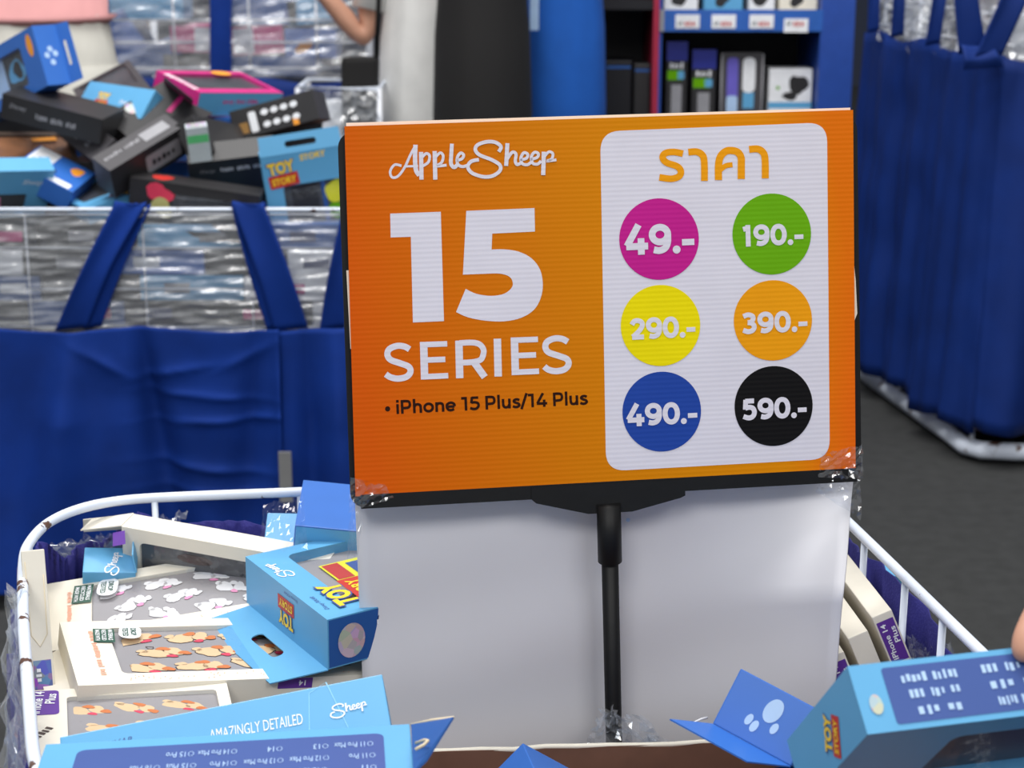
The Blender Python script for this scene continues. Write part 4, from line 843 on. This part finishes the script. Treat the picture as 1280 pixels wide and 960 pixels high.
rel(skirt('skirt_panel', [(LX0-.03, LY-.03), (xs_, LY-.03)], .548, .03, M_CLOTH, None, .012, .5, 4, step=.006, cross=.0015, hemwave=.005, nv=90, pleats=((.10, .05, .035, .0), (.31, .05, .045, -.08), (.435, .035, -.045, .06), (.02, .05, -.03, 0), (.66, .03, -.02, -.05), (.70, .018, .02, .02)), creases=((.56, .25, .10, .12, .010, .012), (.60, .34, .12, -.10, .012, .010), (.56, .53, .10, .18, .012, .012), (.50, .16, .07, -.4, .008, .014), (.64, .10, .05, -.9, .008, .02), (.36, .12, .05, 1.2, .008, .02), (.58, .62, .12, .05, .010, .012))), s1)
rel(skirt('skirt_panel', [(xs_-.005, LY-.022), (LX1+.03, LY-.022), (LX1+.04, LY+.5)], .545, .03, M_CLOTH, None, .02, .25, 9, cross=.002, hemwave=.005, nv=50, pleats=((.05, .02, -.02, .02), (.11, .03, .03, .02), (.2, .03, -.03, 0))), s1)
def strap(px_top, px_bot, yw, wtop, wbot, dz=0, y=LY, parent=s1, m=M_CLOTH, k=0.0):
    a = at(px_top[0], px_top[1], y-.012); b = at(px_bot[0], px_bot[1], y-.02); md_ = a.lerp(b, .5)+V((k, -.012, 0))
    top = a+V((0, .012, .006)); back = a+V((0, .022, -.01)); wt = wtop/FPX*y*1.02; wb = wbot/FPX*y*1.02
    return rel(ribbon('strap', [back, top, a+V((0, -.002, 0)), md_, b], [(wt, 0, 0), (wt, 0, 0), (wt*.95, 0, 0), ((wt+wb)/2*.93, .004, .01), (wb, 0, .006)], m, None, .003, .006), parent)
strap((160, 260), (88, 412), 0, 40, 40, k=-.004); strap((176, 262), (116, 410), 0, 20, 20, y=LY+.008)
strap((312, 260), (364, 412), 0, 40, 42, k=.006); strap((298, 262), (344, 412), 0, 14, 20, y=LY+.008); strap((448, 260), (416, 412), 0, 40, 34, k=-.004)
box('frame_tag', -.012, .012, -.003, .003, -.05, .05, M_STEEL, s1).location = at(357, 596, LY-.09)-s1.location
wr2 = crumple('plastic_wrap', (LX0, LY-.004, .535), (LX1, LY-.004, .535), (LX0, LY-.004, .768), (LX1, LY-.004, .768), .0030, M_WRAP, None, 21, 46, 48, True)
tag(wr2, 'stretch wrap wound round the wire side of the heaped left bin', 'plastic wrap')
brown('shipping_carton', 'large brown carton at the bottom of the left bin behind its skirt', LX0+.03, LX1-.03, LY+.03, LY+.60, .292, .488)
brown('shipping_carton', 'brown carton standing on the large one under the heap', LX0+.05, LX1-.04, LY+.19, LY+.60, .490, .74)
brown('shipping_carton', 'flat brown carton right under the heap of boxes', LX0+.12, LX1-.16, LY+.385, LY+.58, .742, .81)
cols = [(M_BLK, 'black'), (M_SKY, 'sky blue'), (M_DGREY, 'charcoal'), (M_BLUE, 'mid blue'), (M_WHITE, 'white'), (M_BLK, 'black'), (M_DEEP, 'deep blue'), (M_BLK, 'black')]
q_ = random.Random(3)
for row in range(5):
    x = LX0+.015; nth = 0
    while x < LX1-.12:
        l = q_.choice((.16, .19, .205)); l = min(l, LX1-.01-x); m_, cn_ = cols[q_.randrange(8)]; nth += 1
        c = Carton('phone_case_box', '%s box behind the wrap, %s row, %s from the left end' % (cn_, ('bottom', 'second', 'third', 'fourth', 'top')[row], ('first', 'second', 'third', 'fourth', 'fifth', 'sixth')[nth-1]), (l-.004, .13, .048), pose((x+l/2, LY+.095+q_.uniform(0, .015), .4895+row*.0505), (1, 0, 0), (0, 1, 0)), m_, 'box', 'boxes stacked behind the wrap')
        c.patch('front', rect(q_.uniform(-.05, .05), 0, .05, .02), q_.choice([M_WHITE, M_GREYT, M_DNAVY, M_MPINK, M_GREYT]))
        x += l
LB = {'L1': ((-1.0186, 3.6064, .9956), (.3168, .1204, .0543), (.7141, -.6111, .3415), (-.2635, .2173, .9399)),
 'L2': ((-.8869, 3.4968, .9367), (.2106, .1053, .0509), (.957, -.1876, -.2211), (.2129, .9723, .0964)),
 'L3': ((-.8355, 3.7459, .9407), (.1972, .1358, .045), (.4175, -.8757, -.2426), (.8505, .2826, .4436)),
 'L4': ((-.7946, 3.6082, .94), (.1932, .068, .0449), (.8097, -.5856, -.0393), (.3868, .4821, .7861)),
 'L5': ((-.6268, 3.7899, .9466), (.2414, .1385, .0521), (.6106, .7877, -.0812), (-.7471, .6071, .2706)),
 'L6': ((-.7276, 3.5566, .9194), (.1484, .0973, .0449), (.725, .5374, .4307), (-.688, .5945, .4162)),
 'L7': ((-.7192, 3.4057, .8652), (.1785, .0553, .0701), (.6878, .6058, .3998), (-.7258, .5694, .3859)),
 'L8': ((-.8364, 3.5105, .8768), (.1966, .0593, .0449), (.5712, -.799, -.1878), (.6378, .2881, .7142)),
 'L10': ((-.5885, 3.5044, .877), (.2045, .0803, .045), (.3031, .9308, -.2043), (-.4419, .3272, .8352)),
 'L11': ((-.4776, 3.6485, .914), (.181, .0939, .0606), (.9586, -.1069, .2639), (.1504, .9771, -.1507)),
 'L12': ((-.399, 3.3987, .8001), (.158, .0493, .165), (.9727, .1914, .1312), (-.2065, .9719, .1131)),
 'L13': ((-.5502, 3.454, .8391), (.1706, .0499, .0942), (.975, .2036, .0892), (-.213, .7413, .6365)),
 'L14': ((-.6086, 3.3737, .7685), (.2526, .0555, .1001), (.9885, -.072, -.1329), (.0875, .9895, .115)),
 'L15': ((-.98, 3.3785, .8067), (.1676, .04, .1164), (.8286, .5564, -.0612), (-.4396, .7145, .5444)),
 'L16': ((-.8998, 3.4401, .817), (.1219, .1029, .045), (.8905, -.1108, -.4413), (.228, .948, .222)),
 'L17': ((-.8151, 3.445, .776), (.171, .1191, .03), (.5846, -.8086, -.0662), (.7951, .5547, .2453)),
 'L18': ((-.9922, 3.5499, .8454), (.211, .126, .045), (.9247, .3776, -.0476), (-.3415, .8784, .3343))}
def LC(k, label, m, window=None, tray=None):
    cc, D, x, y = LB[k]; return Carton('phone_case_box', label, D, pose(cc, x, y, D), m, 'box', 'boxes heaped in the left bin', window, tray)
c = LC('L1', 'big blue box with orange oval and hang tab at the top left of the heap', M_BLUE, ('top', (-.13, -.04, .10, .035), .008, .012), M_TRAYD)
c.patch('top', ell(.135, .028, .010, .022), M_ORPR, name='printed_oval'); c.flap((.1584, -.0602, 0), (.1584, .0602, 0), (.026, 0, -.012), M_BLUE, taper=.02, hole=(.035, .008, .085, .014, .003))
for u, v in ((.0, .01), (.010, .0), (-.010, .002), (0, -.012)): c.patch('right', ell(v*1.2, u, .006, .006), M_PALE, name='paw_print')
patch(c.root, c.f('top') @ Matrix.Translation((0, 0, -.011)), blob(.055, -.002, .026, 3), M_SKY, name='printed_case'); patch(c.root, c.f('top') @ Matrix.Translation((0, 0, -.011)), blob(.06, 0, .016, 5), M_BLK, off=.001, name='printed_shape'); patch(c.root, c.f('top') @ Matrix.Translation((0, 0, -.011)), rect(-.05, -.0, .13, .07), M_PALE, off=.0002, name='printed_case')
c = LC('L2', 'black box side with grey script along the left of the heap', M_BLK); c.text('front', 'Disney', -.07, .004, .036, .012, M_GREYT, 0, shear=.3); c.text('front', '~xxxxx xxxxx xxxx', .01, -.003, .085, .013, M_GREYT, bold=.02)
c = LC('L3', 'charcoal window box lying behind the blue logo box', M_DGREY, ('top', (-.09, -.055, .03, .055), .006, .006), M_TRAYD)
c = LC('L4', 'sky blue box with yellow and red logo wedged in the middle of the heap', M_SKY); c.logo('top', -.035, -.005, .038, 0); c.text('top', 'Sheep', .03, -.004, .03, .012, M_WHITE, 0, shear=.3)
c = LC('L5', 'magenta topped window box at the back of the heap', M_MPINK, ('top', (-.10, -.045, .11, .052), .006, .008), M_TRAYD); c.side('front', M_SKY); c.text('front', '~xxxxx xxxx xxxxx', 0, .006, .10, .010, M_MPINK); c.text('top', '~xxxxxxx', -.112, -.0, .10, .016, M_WHITE, 90, bold=.03); c.patch('top', ell(.05, .056, .028, .014), M_ORPR, off=.001, name='printed_oval')
c = LC('L6', 'open black box with raised lid and round foil seal', M_BLK); c.patch('top', ell(-.02, .028, .012, .017, 0), M_SILV, name='round_foil_seal'); c.flap((.0742, -.0487, .0449), (.0742, .0487, .0449), (-.02, -.08, .045), M_BLK, name='open_lid', taper=.03)
c.flap((-.06, -.0487, .0449), (.0742, -.0487, .0449), (.01, -.075, .025), M_BLK, name='open_lid'); c.patch('top', rect(.05, -.025, .05, .012, 20), M_MPINK, name='printed_tab')
c = LC('L7', 'charcoal box lying aslant at the centre of the heap with grey label', M_DGREY); c.text('top', '~xxxxxxx xxxxxx', -.035, .004, .085, .010, M_GREYT, 0); c.patch('top', rect(.042, .002, .06, .026), M_GREYT); c.side('front', M_BLK); c.patch('front', rr(.035, -.004, .085, .042, .006), M_GREYT, off=.0005, name='white_label'); c.text('front', '~xxxxx', .035, -.004, .06, .014, M_BLK, off=.0009)
c = LC('L8', 'charcoal box end with small grey print left of the centre', M_DGREY); c.patch('top', rect(-.045, .0, .06, .03), M_GREYT); c.text('top', '~xxxx', .03, 0, .03, .02, M_GREYT, 90); c.patch('back', rect(.02, 0, .11, .02), M_WHITE)
c = LC('L10', 'black box with gold edge print right of the centre', M_BLK); c.patch('top', rr(.0, -.02, .05, .02, .005), mat('gold_print', rgb(150, 112, 60), .4), name='gold_print')
c = LC('L11', 'black box with two rows of white camera cutouts', M_BLK)
for k in range(4):
    for v in (.012, -.013): c.patch('front', ell(-.018+.021*k, v, .0082, .0062, 8), M_WHITE, name='printed_cutout')
c.patch('front', rr(-.045, -.002, .016, .042, .004), M_WHITE, name='printed_cutout'); c.patch('front', rect(-.072, -.01, .028, .022), mat('gold_print', rgb(150, 112, 60)), name='gold_print'); c.patch('front', rect(.042, -.023, .012, .014), M_ORPR)
c.side('right', M_DGREY)
c = LC('L12', 'sky blue hanging box with yellow and red logo at the right of the heap', M_SKY, ('front', (-.045, -.075, .07, .02), .008, .01), M_TRAYD); c.logo('front', -.042, .045, .056, 5, off=.0016); 
c.patch('front', rect(.0, 0, .0001, .0001), M_SKY); c.flap((-.079, -.0246, .165), (.079, -.0246, .165), (0, .010, .036), M_SKY, taper=.01, hole=(.05, .012, .11, .024, .005), name='hanging_flap')
FM = c.f('front') @ Matrix.Translation((0, 0, -.009)); patch(c.root, FM, rect(-.005, -.02, .05, .07), M_BLK, name='insert_card'); patch(c.root, FM, rect(.032, -.02, .008, .09), M_DEEP, off=.0006, name='printed_band'); patch(c.root, FM, blob(.055, -.005, .022, 2), M_LEMON, off=.0008, name='printed_shape'); patch(c.root, FM, blob(.058, -.045, .02, 4), M_GRN, off=.0008, name='printed_shape')
c.text('front', 'STORY', .02, .072, .05, .012, M_YPRINT, 3, bold=.03)
c = LC('L13', 'black box with white lettering in front of the gold edged box', M_BLK); c.text('front', 'Sheep', -.05, .018, .03, .014, M_GREYT, 0, shear=.3); c.text('front', '~xxxxx xxxxx xxxx', .018, .020, .085, .013, M_WHITE, 0, bold=.01)
c = LC('L14', 'black window box with red and pale print just above the rim', M_BLK, ('front', (-.06, -.04, .115, .03), .008, .006), M_TRAYD); c.patch('top', blob(-.07, 0, .018, 8), M_RED, name='printed_shape'); c.patch('front', blob(-.068, .028, .026, 9, 1, .7), M_ROSE, off=.001, name='printed_shape'); c.patch('front', blob(-.062, .0, .02, 12), mat('pale_gold', rgb(190, 186, 120), .3), off=.0014, name='printed_shape')
c.text('left', '~xxx', .0, .02, .03, .02, M_PINK, -90)
c = LC('L15', 'pale sky blue window box at the lower left of the heap', M_SKY, ('front', (-.085+.01, -.05, .04, .0), .006, .006), M_TRAYD); c.text('front', 'Sheep', .045, .028, .04, .014, M_WHITE, -4, shear=.3)
patch(c.root, c.f('front') @ Matrix.Translation((0, 0, -.0052)), blob(-.02, -.025, .016, 5), M_PINK, name='printed_shape')
c = LC('L16', 'mid blue box with white barcode label beside the pale box', M_BLUE); c.patch('top', rect(-.035, .012, .045, .075, 0), M_WHITE, name='white_label'); c.patch('top', rect(.025, -.04, .05, .018), M_WHITE, name='white_label'); c.patch('top', blob(.035, .022, .014, 6), M_ORPR, name='printed_shape'); c.patch('top', ell(-.002, -.012, .008, .006), M_BLK, name='printed_dot')
for k in range(5): c.patch('top', rect(-.035, -.012+.012*k, .036, .003), M_GREYT, off=.0006, name='barcode_bar')
c = LC('L17', 'pale blue logo box lying flat just above the rim', M_SKY, ('top', (-.07, -.045, .04, .045), .006, .005), M_TRAYD); c.logo('top', .06, .03, .045, -50, off=.0012)
c = LC('L18', 'dark brown window box with orange print at the left of the heap', mat('umber_carton', rgb(84, 70, 60), .5), ('top', (-.095, -.05, .095, .05), .006, .006), mat('amber_tray', rgb(150, 100, 64), .5, var=.3, scale=20)); c.patch('top', rect(.05, .028, .05, .016, 8), M_ORPR, off=.001)
D = (.035, .04, .045); c = Carton('phone_case_box', 'small silver box with green band standing in the heap', (.042, .03, .07), pose(at(248, 178, 3.40), (.96, .2, .1), (-.2, .95, .2), (.042, .03, .07)), mat('silver_carton', rgb(186, 196, 200), .3), 'box', 'boxes heaped in the left bin'); c.patch('front', rect(.0, .012, .040, .016), mat('mint_print', rgb(90, 190, 120), .5)); c.patch('top', rect(0, 0, .036, .024), M_SILV, name='foil_label')
# filler boxes under the visible layer
q_ = random.Random(11)
ORD = ('first', 'second', 'third', 'fourth', 'fifth', 'sixth', 'seventh', 'eighth', 'ninth', 'tenth')
for i in range(10):
    x = LX0+.14+(i//2)*.17
    Carton('phone_case_box', 'dark box buried in the front of the heap, %s from its left end' % ORD[i], (.155, .11, .045), pose((x, LY+.26, .745+.0475*(i % 2)), (1, q_.uniform(-.1, .1), 0), (0, 1, 0)), (M_BLK, M_DGREY, M_DEEP)[i % 3], 'box', 'buried boxes')
for i in range(8):
    x = LX0+.09+(i//2)*.18
    Carton('phone_case_box', 'dark box buried at the back of the heap, %s from its left end' % ORD[i], (.17, .12, .045), pose((x, LY+.455, .812+.0475*(i % 2)), (1, q_.uniform(-.1, .1), 0), (0, 1, 0)), (M_DGREY, M_BLK, M_DEEP)[i % 3], 'box', 'buried boxes')
# ------------------------------------------------------------------ tall bins behind
def tall_bin(label, x0, x1, y, zg0, zg1, vx, hz, straps, seed, skl):
    r = empty('display_bin', ((x0+x1)/2, y+.35, 0)); tag(r, label, 'bin'); o = r.location
    tube('rim', [V((x0, y, zg1))-o, V((x1, y, zg1))-o, V((x1, y+.7, zg1))-o, V((x0, y+.7, zg1))-o], .006, M_RIM, r, 8, True)
    wire_grid(r, o, x0, x1, y, hz, vx, .004)
    for z in hz[:1]+hz[-1:]:
        for x in (x0, x1): tube('grid_wire', [V((x, y, z))-o, V((x, y+.7, z))-o], .004, M_WIRE, r, 6)
    for x in (x0, x1):
        for yy in (y, y+.7): tube('leg', [V((x, yy, 0))-o, V((x, yy, zg1))-o], .012, M_WIRE, r, 8)
    box('floor_tray', x0-o.x, x1-o.x, .0-.35, .35, zg0-.13, zg0-.115, M_WIRE, r)
    s = empty('bin_skirt', ((x0+x1)/2, y, 0)); tag(s, skl, 'cloth')
    rel(skirt('skirt_panel', [(x0-.03, y+.5), (x0-.02, y-.03), (x1+.02, y-.03), (x1+.03, y+.5)], zg0, .05, M_CLOTH2, None, .03, .25, seed), s)
    for a, b, wa, wb in straps: strap(a, b, 0, wa, wb, y=y-.01, parent=s, m=M_CLOTH)
    return r
BY = 5.25; x0 = at(134, 60, BY).x; x1 = at(462, 60, BY).x
tall_bin('tall white wire bin of wrapped blue and magenta boxes behind the heap', x0, x1, BY, at(300, 100, BY).z, 1.13, [at(x, 50, BY).x for x in (134, 218, 312, 396)], [at(200, y, BY).z for y in (85, 53, 25)]+[1.13], [((277, -40), (276, 100), 28, 26), ((122, -40), (116, 110), 20, 60)], 31, 'dark blue skirt of the tall bin behind the heap')
w3 = crumple('plastic_wrap', (x0, BY-.012, .85), (x1, BY-.012, .85), (x0, BY-.012, 1.12), (x1, BY-.012, 1.12), .006, M_WRAP, None, 33, 30, 24, True); tag(w3, 'stretch wrap round the tall bin behind the heap', 'plastic wrap')
for i, (px, py, wpx, hpx, m, rz, lab) in enumerate(((165, 45, 60, 60, M_BLUE, .5, 'tilted blue box at the left end of the tall wrapped bin'), (185, 10, 100, 26, M_SKY, 0, 'sky blue box high in the tall wrapped bin, left of its strap'), (205, 70, 70, 36, M_DEEP, .4, 'deep blue box low in the tall wrapped bin'), (245, 47, 52, 32, M_MPINK, 0, 'magenta and white box left of the strap of the tall bin'),
        (240, 76, 60, 22, M_BLK, 0, 'black box low in the tall wrapped bin left of its strap'), (328, 48, 64, 34, M_MPINK, .06, 'magenta and white box right of the strap of the tall bin'), (330, 12, 90, 34, M_DEEP, 0, 'deep blue box high in the tall bin right of its strap'), (400, 12, 70, 30, M_SKY, .1, 'pale blue box high at the right end of the tall bin'), (392, 52, 64, 36, M_BLUE, 0, 'blue box with orange print at the right end of the tall bin'), (345, 80, 110, 24, M_DEEP, 0, 'deep blue box at the bottom right of the tall bin'))):
    u = BY/FPX*1.0; D = (wpx*u, .16, hpx*u); c = Carton('phone_case_box', lab, D, pose(at(px, py, BY+.13)-V((0, 0, D[2]/2)), (math.cos(rz), 0, math.sin(rz)), (0, 1, 0)), m, 'box', 'boxes in the tall wrapped bin')
    if m is M_MPINK: c.patch('front', rect(D[0]*.28 if px < 300 else -D[0]*.28, 0, D[0]*.4, D[2]*.9), M_WHITE); c.text('front', '~xxxxx', -D[0]*.2 if px < 300 else D[0]*.2, 0, D[0]*.4, D[2]*.4, M_PINK)
    if 'orange' in lab: c.patch('front', ell(-.02, -.01, .03, .014, 30), M_ORPR)
# low bin rim between
MY = 4.80; mb_ = empty('display_bin', (at(440, 110, MY).x, MY+.2, 0)); tag(mb_, 'low white rimmed bin of wrapped packs beside the white shirted person', 'bin'); o = mb_.location; a = at(372, 110, MY)-o; b = at(474, 111, MY)-o
tube('rim', [a, b, b+V((0, .25, 0)), a+V((0, .25, 0))], .006, M_RIM, mb_, 8, True)
for p in (a, b, a+V((0, .25, 0)), b+V((0, .25, 0))): tube('leg', [p, V((p.x, p.y, 0))], .007, M_WIRE, mb_, 8)
box('floor_tray', a.x, b.x, a.y, a.y+.25, .5, .51, M_WIRE, mb_)
wq = crumple('plastic_wrap', a+o-V((0, .01, .3)), b+o-V((0, .01, .3)), a+o-V((0, .01, .004)), b+o-V((0, .01, .004)), .01, M_WRAP, None, 41, 24, 24); tag(wq, 'stretch wrap on the side of the low white rimmed bin', 'plastic wrap')
c = Carton('phone_case_box', 'blue box inside the low white rimmed bin', (.17, .15, .2), pose((o.x-.03, MY+.12, .512), (1, 0, 0), (0, 1, 0)), M_DEEP, 'box', 'boxes in the low bin'); c = Carton('phone_case_box', 'white box on the blue one inside the low white rimmed bin', (.15, .12, .10), pose((o.x-.03, MY+.12, .714), (1, .1, 0), (-.1, 1, 0)), M_WHITE, 'box', 'boxes in the low bin')
# right cart
cx0, cy0 = 1.14, 4.16
r = empty('display_cart', (cx0+.4, cy0+.4, 0)); tag(r, 'tall wire cart with white tubular base under a blue skirt at the right', 'cart'); o = r.location
b0 = [(1.0, 4.98), (1.118, 4.30), (1.13, 4.20), (1.16, 4.165), (1.24, 4.15), (1.95, 4.15), (2.0, 4.2), (2.0, 4.98)]
tube('base_tube', [V((x, y, .035))-o for x, y in b0], .022, M_RIM, r, 12, True)
tube('rim', [V((x, y, 1.235))-o for x, y in b0], .008, M_RIM, r, 8, True)
for z in (1.02, 1.09, 1.16): tube('grid_wire', [V((x, y, z))-o for x, y in b0], .004, M_WIRE, r, 6, True)
for x, y in ((1.02, 4.9), (1.06, 4.65), (1.1, 4.4), (1.14, 4.18), (1.4, 4.15), (1.66, 4.15), (2.0, 4.2), (2.0, 4.98)): tube('post', [V((x, y, .05))-o, V((x, y, 1.235))-o], .006, M_WIRE, r, 6)
prism('floor_board', [(x-o.x, y-o.y) for x, y in ((1.02, 4.95), (1.13, 4.25), (1.2, 4.18), (1.95, 4.18), (1.98, 4.95))], .015, M_BROWNB, r, Matrix.Translation((0, 0, .07)))
for x, y in ((1.2, 4.22), (1.9, 4.22), (1.1, 4.9), (1.9, 4.9)): tube('caster', [V((x-.012, y, .0125))-o, V((x+.012, y, .0125))-o], .0125, M_BLACKP, r, 14)
s = empty('cart_skirt', (cx0, cy0, 0)); tag(s, 'deep blue cloth skirt with straps hanging round the right hand cart', 'cloth')
rel(skirt('skirt_panel', [(.985, 5.0), (1.115, 4.22), (1.15, 4.15)], 1.0, .085, M_CLOTH2, None, .02, .2, 51, step=.008), s)
rel(skirt('skirt_panel', [(1.14, 4.155), (1.18, 4.13), (2.03, 4.13)], .99, .10, M_CLOTH2, None, .026, .26, 56), s)
for a, b, wa, wb, y in (((1092, -60), (1092, 40), 14, 14, 4.85), ((1124, -60), (1122, 46), 14, 16, 4.66), ((1180, -60), (1166, 56), 18, 18, 4.40), ((1196, -70), (1216, 66), 26, 34, 4.15), ((1290, -60), (1236, 70), 40, 34, 4.12), ((1222, 60), (1230, 86), 40, 50, 4.12)):
    strap(a, b, 0, wa, wb, y=y, parent=s, m=M_CLOTH2)
wq = crumple('plastic_wrap', (1.16, 4.158, .96), (1.98, 4.158, .96), (1.16, 4.158, 1.23), (1.98, 4.158, 1.23), .008, M_WRAP, None, 43, 50, 18); tag(wq, 'stretch wrap round the front of the right hand cart', 'plastic wrap')
wq = crumple('plastic_wrap', (1.0, 4.98, .96), (1.13, 4.2, .96), (1.0, 4.98, 1.23), (1.13, 4.2, 1.23), .008, M_WRAP, None, 44, 40, 18); tag(wq, 'stretch wrap along the receding side of the right hand cart', 'plastic wrap')
for i, (x, y, wd, d, h, z, m, lab) in enumerate(((1.30, 4.30, .26, .2, .12, .98, M_WHITE, 'white pack behind the wrap at the front corner of the cart'), (1.6, 4.30, .28, .2, .16, .98, M_MPINK, 'magenta pack behind the wrap of the right hand cart'), (1.32, 4.32, .2, .18, .10, 1.105, mat('rose_pack', rgb(190, 120, 130)), 'rose pack lying on the white pack in the cart'), (1.22, 4.62, .2, .3, .2, .98, M_GREYT, 'grey pack along the receding side of the cart'), (1.16, 4.85, .18, .14, .2, .98, M_WHITE, 'white pack at the far end of the cart'))):
    Carton('wrapped_pack', lab, (wd, d, h), pose((x, y, z), (1, 0, 0), (0, 1, 0)), m, 'pack', 'packs in the right hand cart', bev=.01)
box('packing_shelf', 1.19-o.x, 1.96-o.x, 4.2-o.y, 4.95-o.y, .965, .979, M_BROWNB, r)
# ------------------------------------------------------------------ shelving
SY = 5.6
sx = lambda px: at(px, 60, SY).x
sz = lambda py: at(800, py, SY).z
sh = empty('shop_shelf', ((sx(755)+sx(1060))/2, SY+.2, 0)); tag(sh, 'blue and black shop shelving with a red upright and price rail', 'shelf'); o = sh.location
M_SHB = mat('shelf_blue', rgb(36, 74, 160), .45); M_SHD = mat('shelf_dark', rgb(14, 14, 22), .5); M_SHR = mat('shelf_red', rgb(170, 34, 66), .45); M_RAIL = mat('rail_blue', rgb(44, 96, 180), .4)
def sb(name, xa, xb, ya, yb, za, zb_, m): return box(name, xa-o.x, xb-o.x, ya-o.y, yb-o.y, za, zb_, m, sh)
sb('back_panel', sx(740), sx(1070), SY+.42, SY+.44, .02, 1.9, M_SHD); sb('red_upright', sx(816), sx(823), SY-.01, SY+.42, 0, 1.9, M_SHR); sb('blue_upright', sx(823), sx(827), SY-.005, SY+.42, 0, 1.9, M_SHB)
sb('end_panel', sx(1024), sx(1066), SY-.01, SY+.42, 0, 1.9, M_SHB); sb('side_panel', sx(736), sx(740), SY, SY+.42, 0, 1.9, M_SHD)
sb('shelf_board', sx(827), sx(1024), SY, SY+.41, sz(36), sz(20), M_SHD); sb('price_rail', sx(827), sx(1026), SY-.012, SY-.002, sz(39), sz(12), M_RAIL)
sb('rail_end', sx(824), sx(829), SY-.014, SY-.001, sz(39), sz(12), M_GREYT); sb('shelf_board', sx(827), sx(1024), SY, SY+.41, .52, .55, M_SHD); sb('shelf_board', sx(740), sx(816), SY, SY+.41, .52, .55, M_SHD); sb('shelf_board', sx(740), sx(816), SY, SY+.41, sz(12), sz(0), M_SHD)
for px in (858, 903, 950, 993):
    t = sb('price_tag', sx(px-15), sx(px+15), SY-.015, SY-.0125, sz(35 if px < 990 else 40), sz(18 if px < 990 else 23), M_WHITE)
    FM = pose(V((sx(px+3), SY-.0152, sz(29)))-o, (1, 0, 0), (0, 0, 1)); text(sh, FM, '~xxx', 0, 0, .035, .018, M_RED, off=.001); text(sh, FM, '~xx', -.03, .0, .015, .012, M_BLK, off=.001)
def item(name, lab, px0, px1, py0, z0, m, dep=.06, y=SY+.06):
    a, b = at(px0, py0, y), at(px1, py0, y); D = (b.x-a.x, dep, a.z-z0); return Carton(name, lab, D, pose(((a.x+b.x)/2, y+dep/2, z0), (1, 0, 0), (0, 1, 0)), m, 'pack', 'packs on the shelf', bev=.004)
zl = .552; zt = sz(20)+.001
M_SKYP = mat('shelf_blue_pack', rgb(40, 50, 150), .4)
for px0, px1, lab in ((834, 860, 'black hanging pack with blue top, leftmost on the lower shelf'), (866, 896, 'black hanging pack with blue top beside the silver bottle pack')):
    c = item('blister_pack', lab, px0, px1, 52 if px0 < 850 else 62, zl, M_BLK, .03); h = c.D[2]; w_ = c.D[0]
    c.patch('front', rect(0, h/2-.03, w_, .06), M_SKYP); c.patch('front', rect(-w_*.1, h/2-.105, w_*.7, .03), M_GRN, name='printed_panel'); c.patch('front', rect(w_*.2, h/2-.105, w_*.3, .025), M_SKY, off=.0006); c.patch('front', rect(0, h/2-.19, w_*.5, .11), M_GREYT, name='printed_cable'); c.text('front', '~xxxx', 0, h/2-.075, w_*.7, .02, M_WHITE, bold=.03)
c = item('blister_pack', 'silver and violet bottle pack in the middle of the lower shelf', 902, 955, 66, zl, M_DGREY, .05); h = c.D[2]
c.patch('front', rr(-.03, h/2-.10, .035, .17, .012), mat('violet_pack', rgb(110, 100, 200), .3), name='printed_bottle'); c.patch('front', rr(.022, h/2-.07, .04, .11, .016), M_WHITE, name='printed_bottle'); c.patch('front', rect(.022, h/2-.15, .035, .05), M_SKY, off=.0006); c.patch('front', rr(-.03, h/2-.17, .035, .07, .01), M_PALE, off=.0006)
for t in (-1, 1): tube('pack_edge', [V((t*c.D[0]/2*.97, -.026, .02)), V((t*c.D[0]/2*.97, -.026, h-.004))], .003, M_GREYT, c.root, 6)
c = item('boxed_gadget', 'white boxed gadget with dark product photo at the right of the shelf', 962, 1016, 86, zl+.06, M_WHITE, .1); h = c.D[2]; c.patch('front', blob(.025, h/2-.05, .028, 4, 1, 1.2), M_BLK, name='printed_product'); c.patch('front', rect(0, h/2-.115, c.D[0], .02), M_SKY); c.patch('front', blob(.0, h/2-.085, .02, 6, 1.4, .6), M_BLK, off=.0006, name='printed_product'); c.patch('front', ell(-.04, h/2-.06, .006, .006), M_GRN)
pl = item('display_block', 'dark riser block under the white boxed gadget', 964, 1014, 160, zl, M_SHD, .09)
for px0, px1, m, lab in ((830, 872, M_WHITE, 'white and black pack on the upper shelf at the red upright'), (880, 928, M_SKY, 'sky blue pack on the upper shelf'), (936, 968, M_WHITE, 'white pack with curved black print on the upper shelf'), (974, 1021, M_PAPER, 'cream boxed stand at the right of the upper shelf')):
    a, b = at(px0, 10, SY+.05), at(px1, 10, SY+.05); D = (b.x-a.x, .08, .16); c = Carton('boxed_gadget', lab, D, pose(((a.x+b.x)/2, SY+.09, zt), (1, 0, 0), (0, 1, 0)), m, 'pack', 'packs on the upper shelf')
    c.patch('front', blob(-.005, -.035, .022, px0, 1, .9), M_BLK, name='printed_product'); c.patch('front', rect(.0, -.07, D[0]*.8, .012), M_WHITE if m is M_SKY else M_GREYT)
for px0, px1, py, lab in ((757, 790, 76, 'large plain black box on the dark shelf left of the red upright'), (793, 813, 80, 'slim black box with faint print beside the red upright')):
    c = item('black_box', lab, px0, px1, py, zl, M_SHD if px0 < 780 else M_BLK, .15); c.patch('front', rect(0, c.D[2]/2-.02, c.D[0]*.9, .008), M_DEEP)
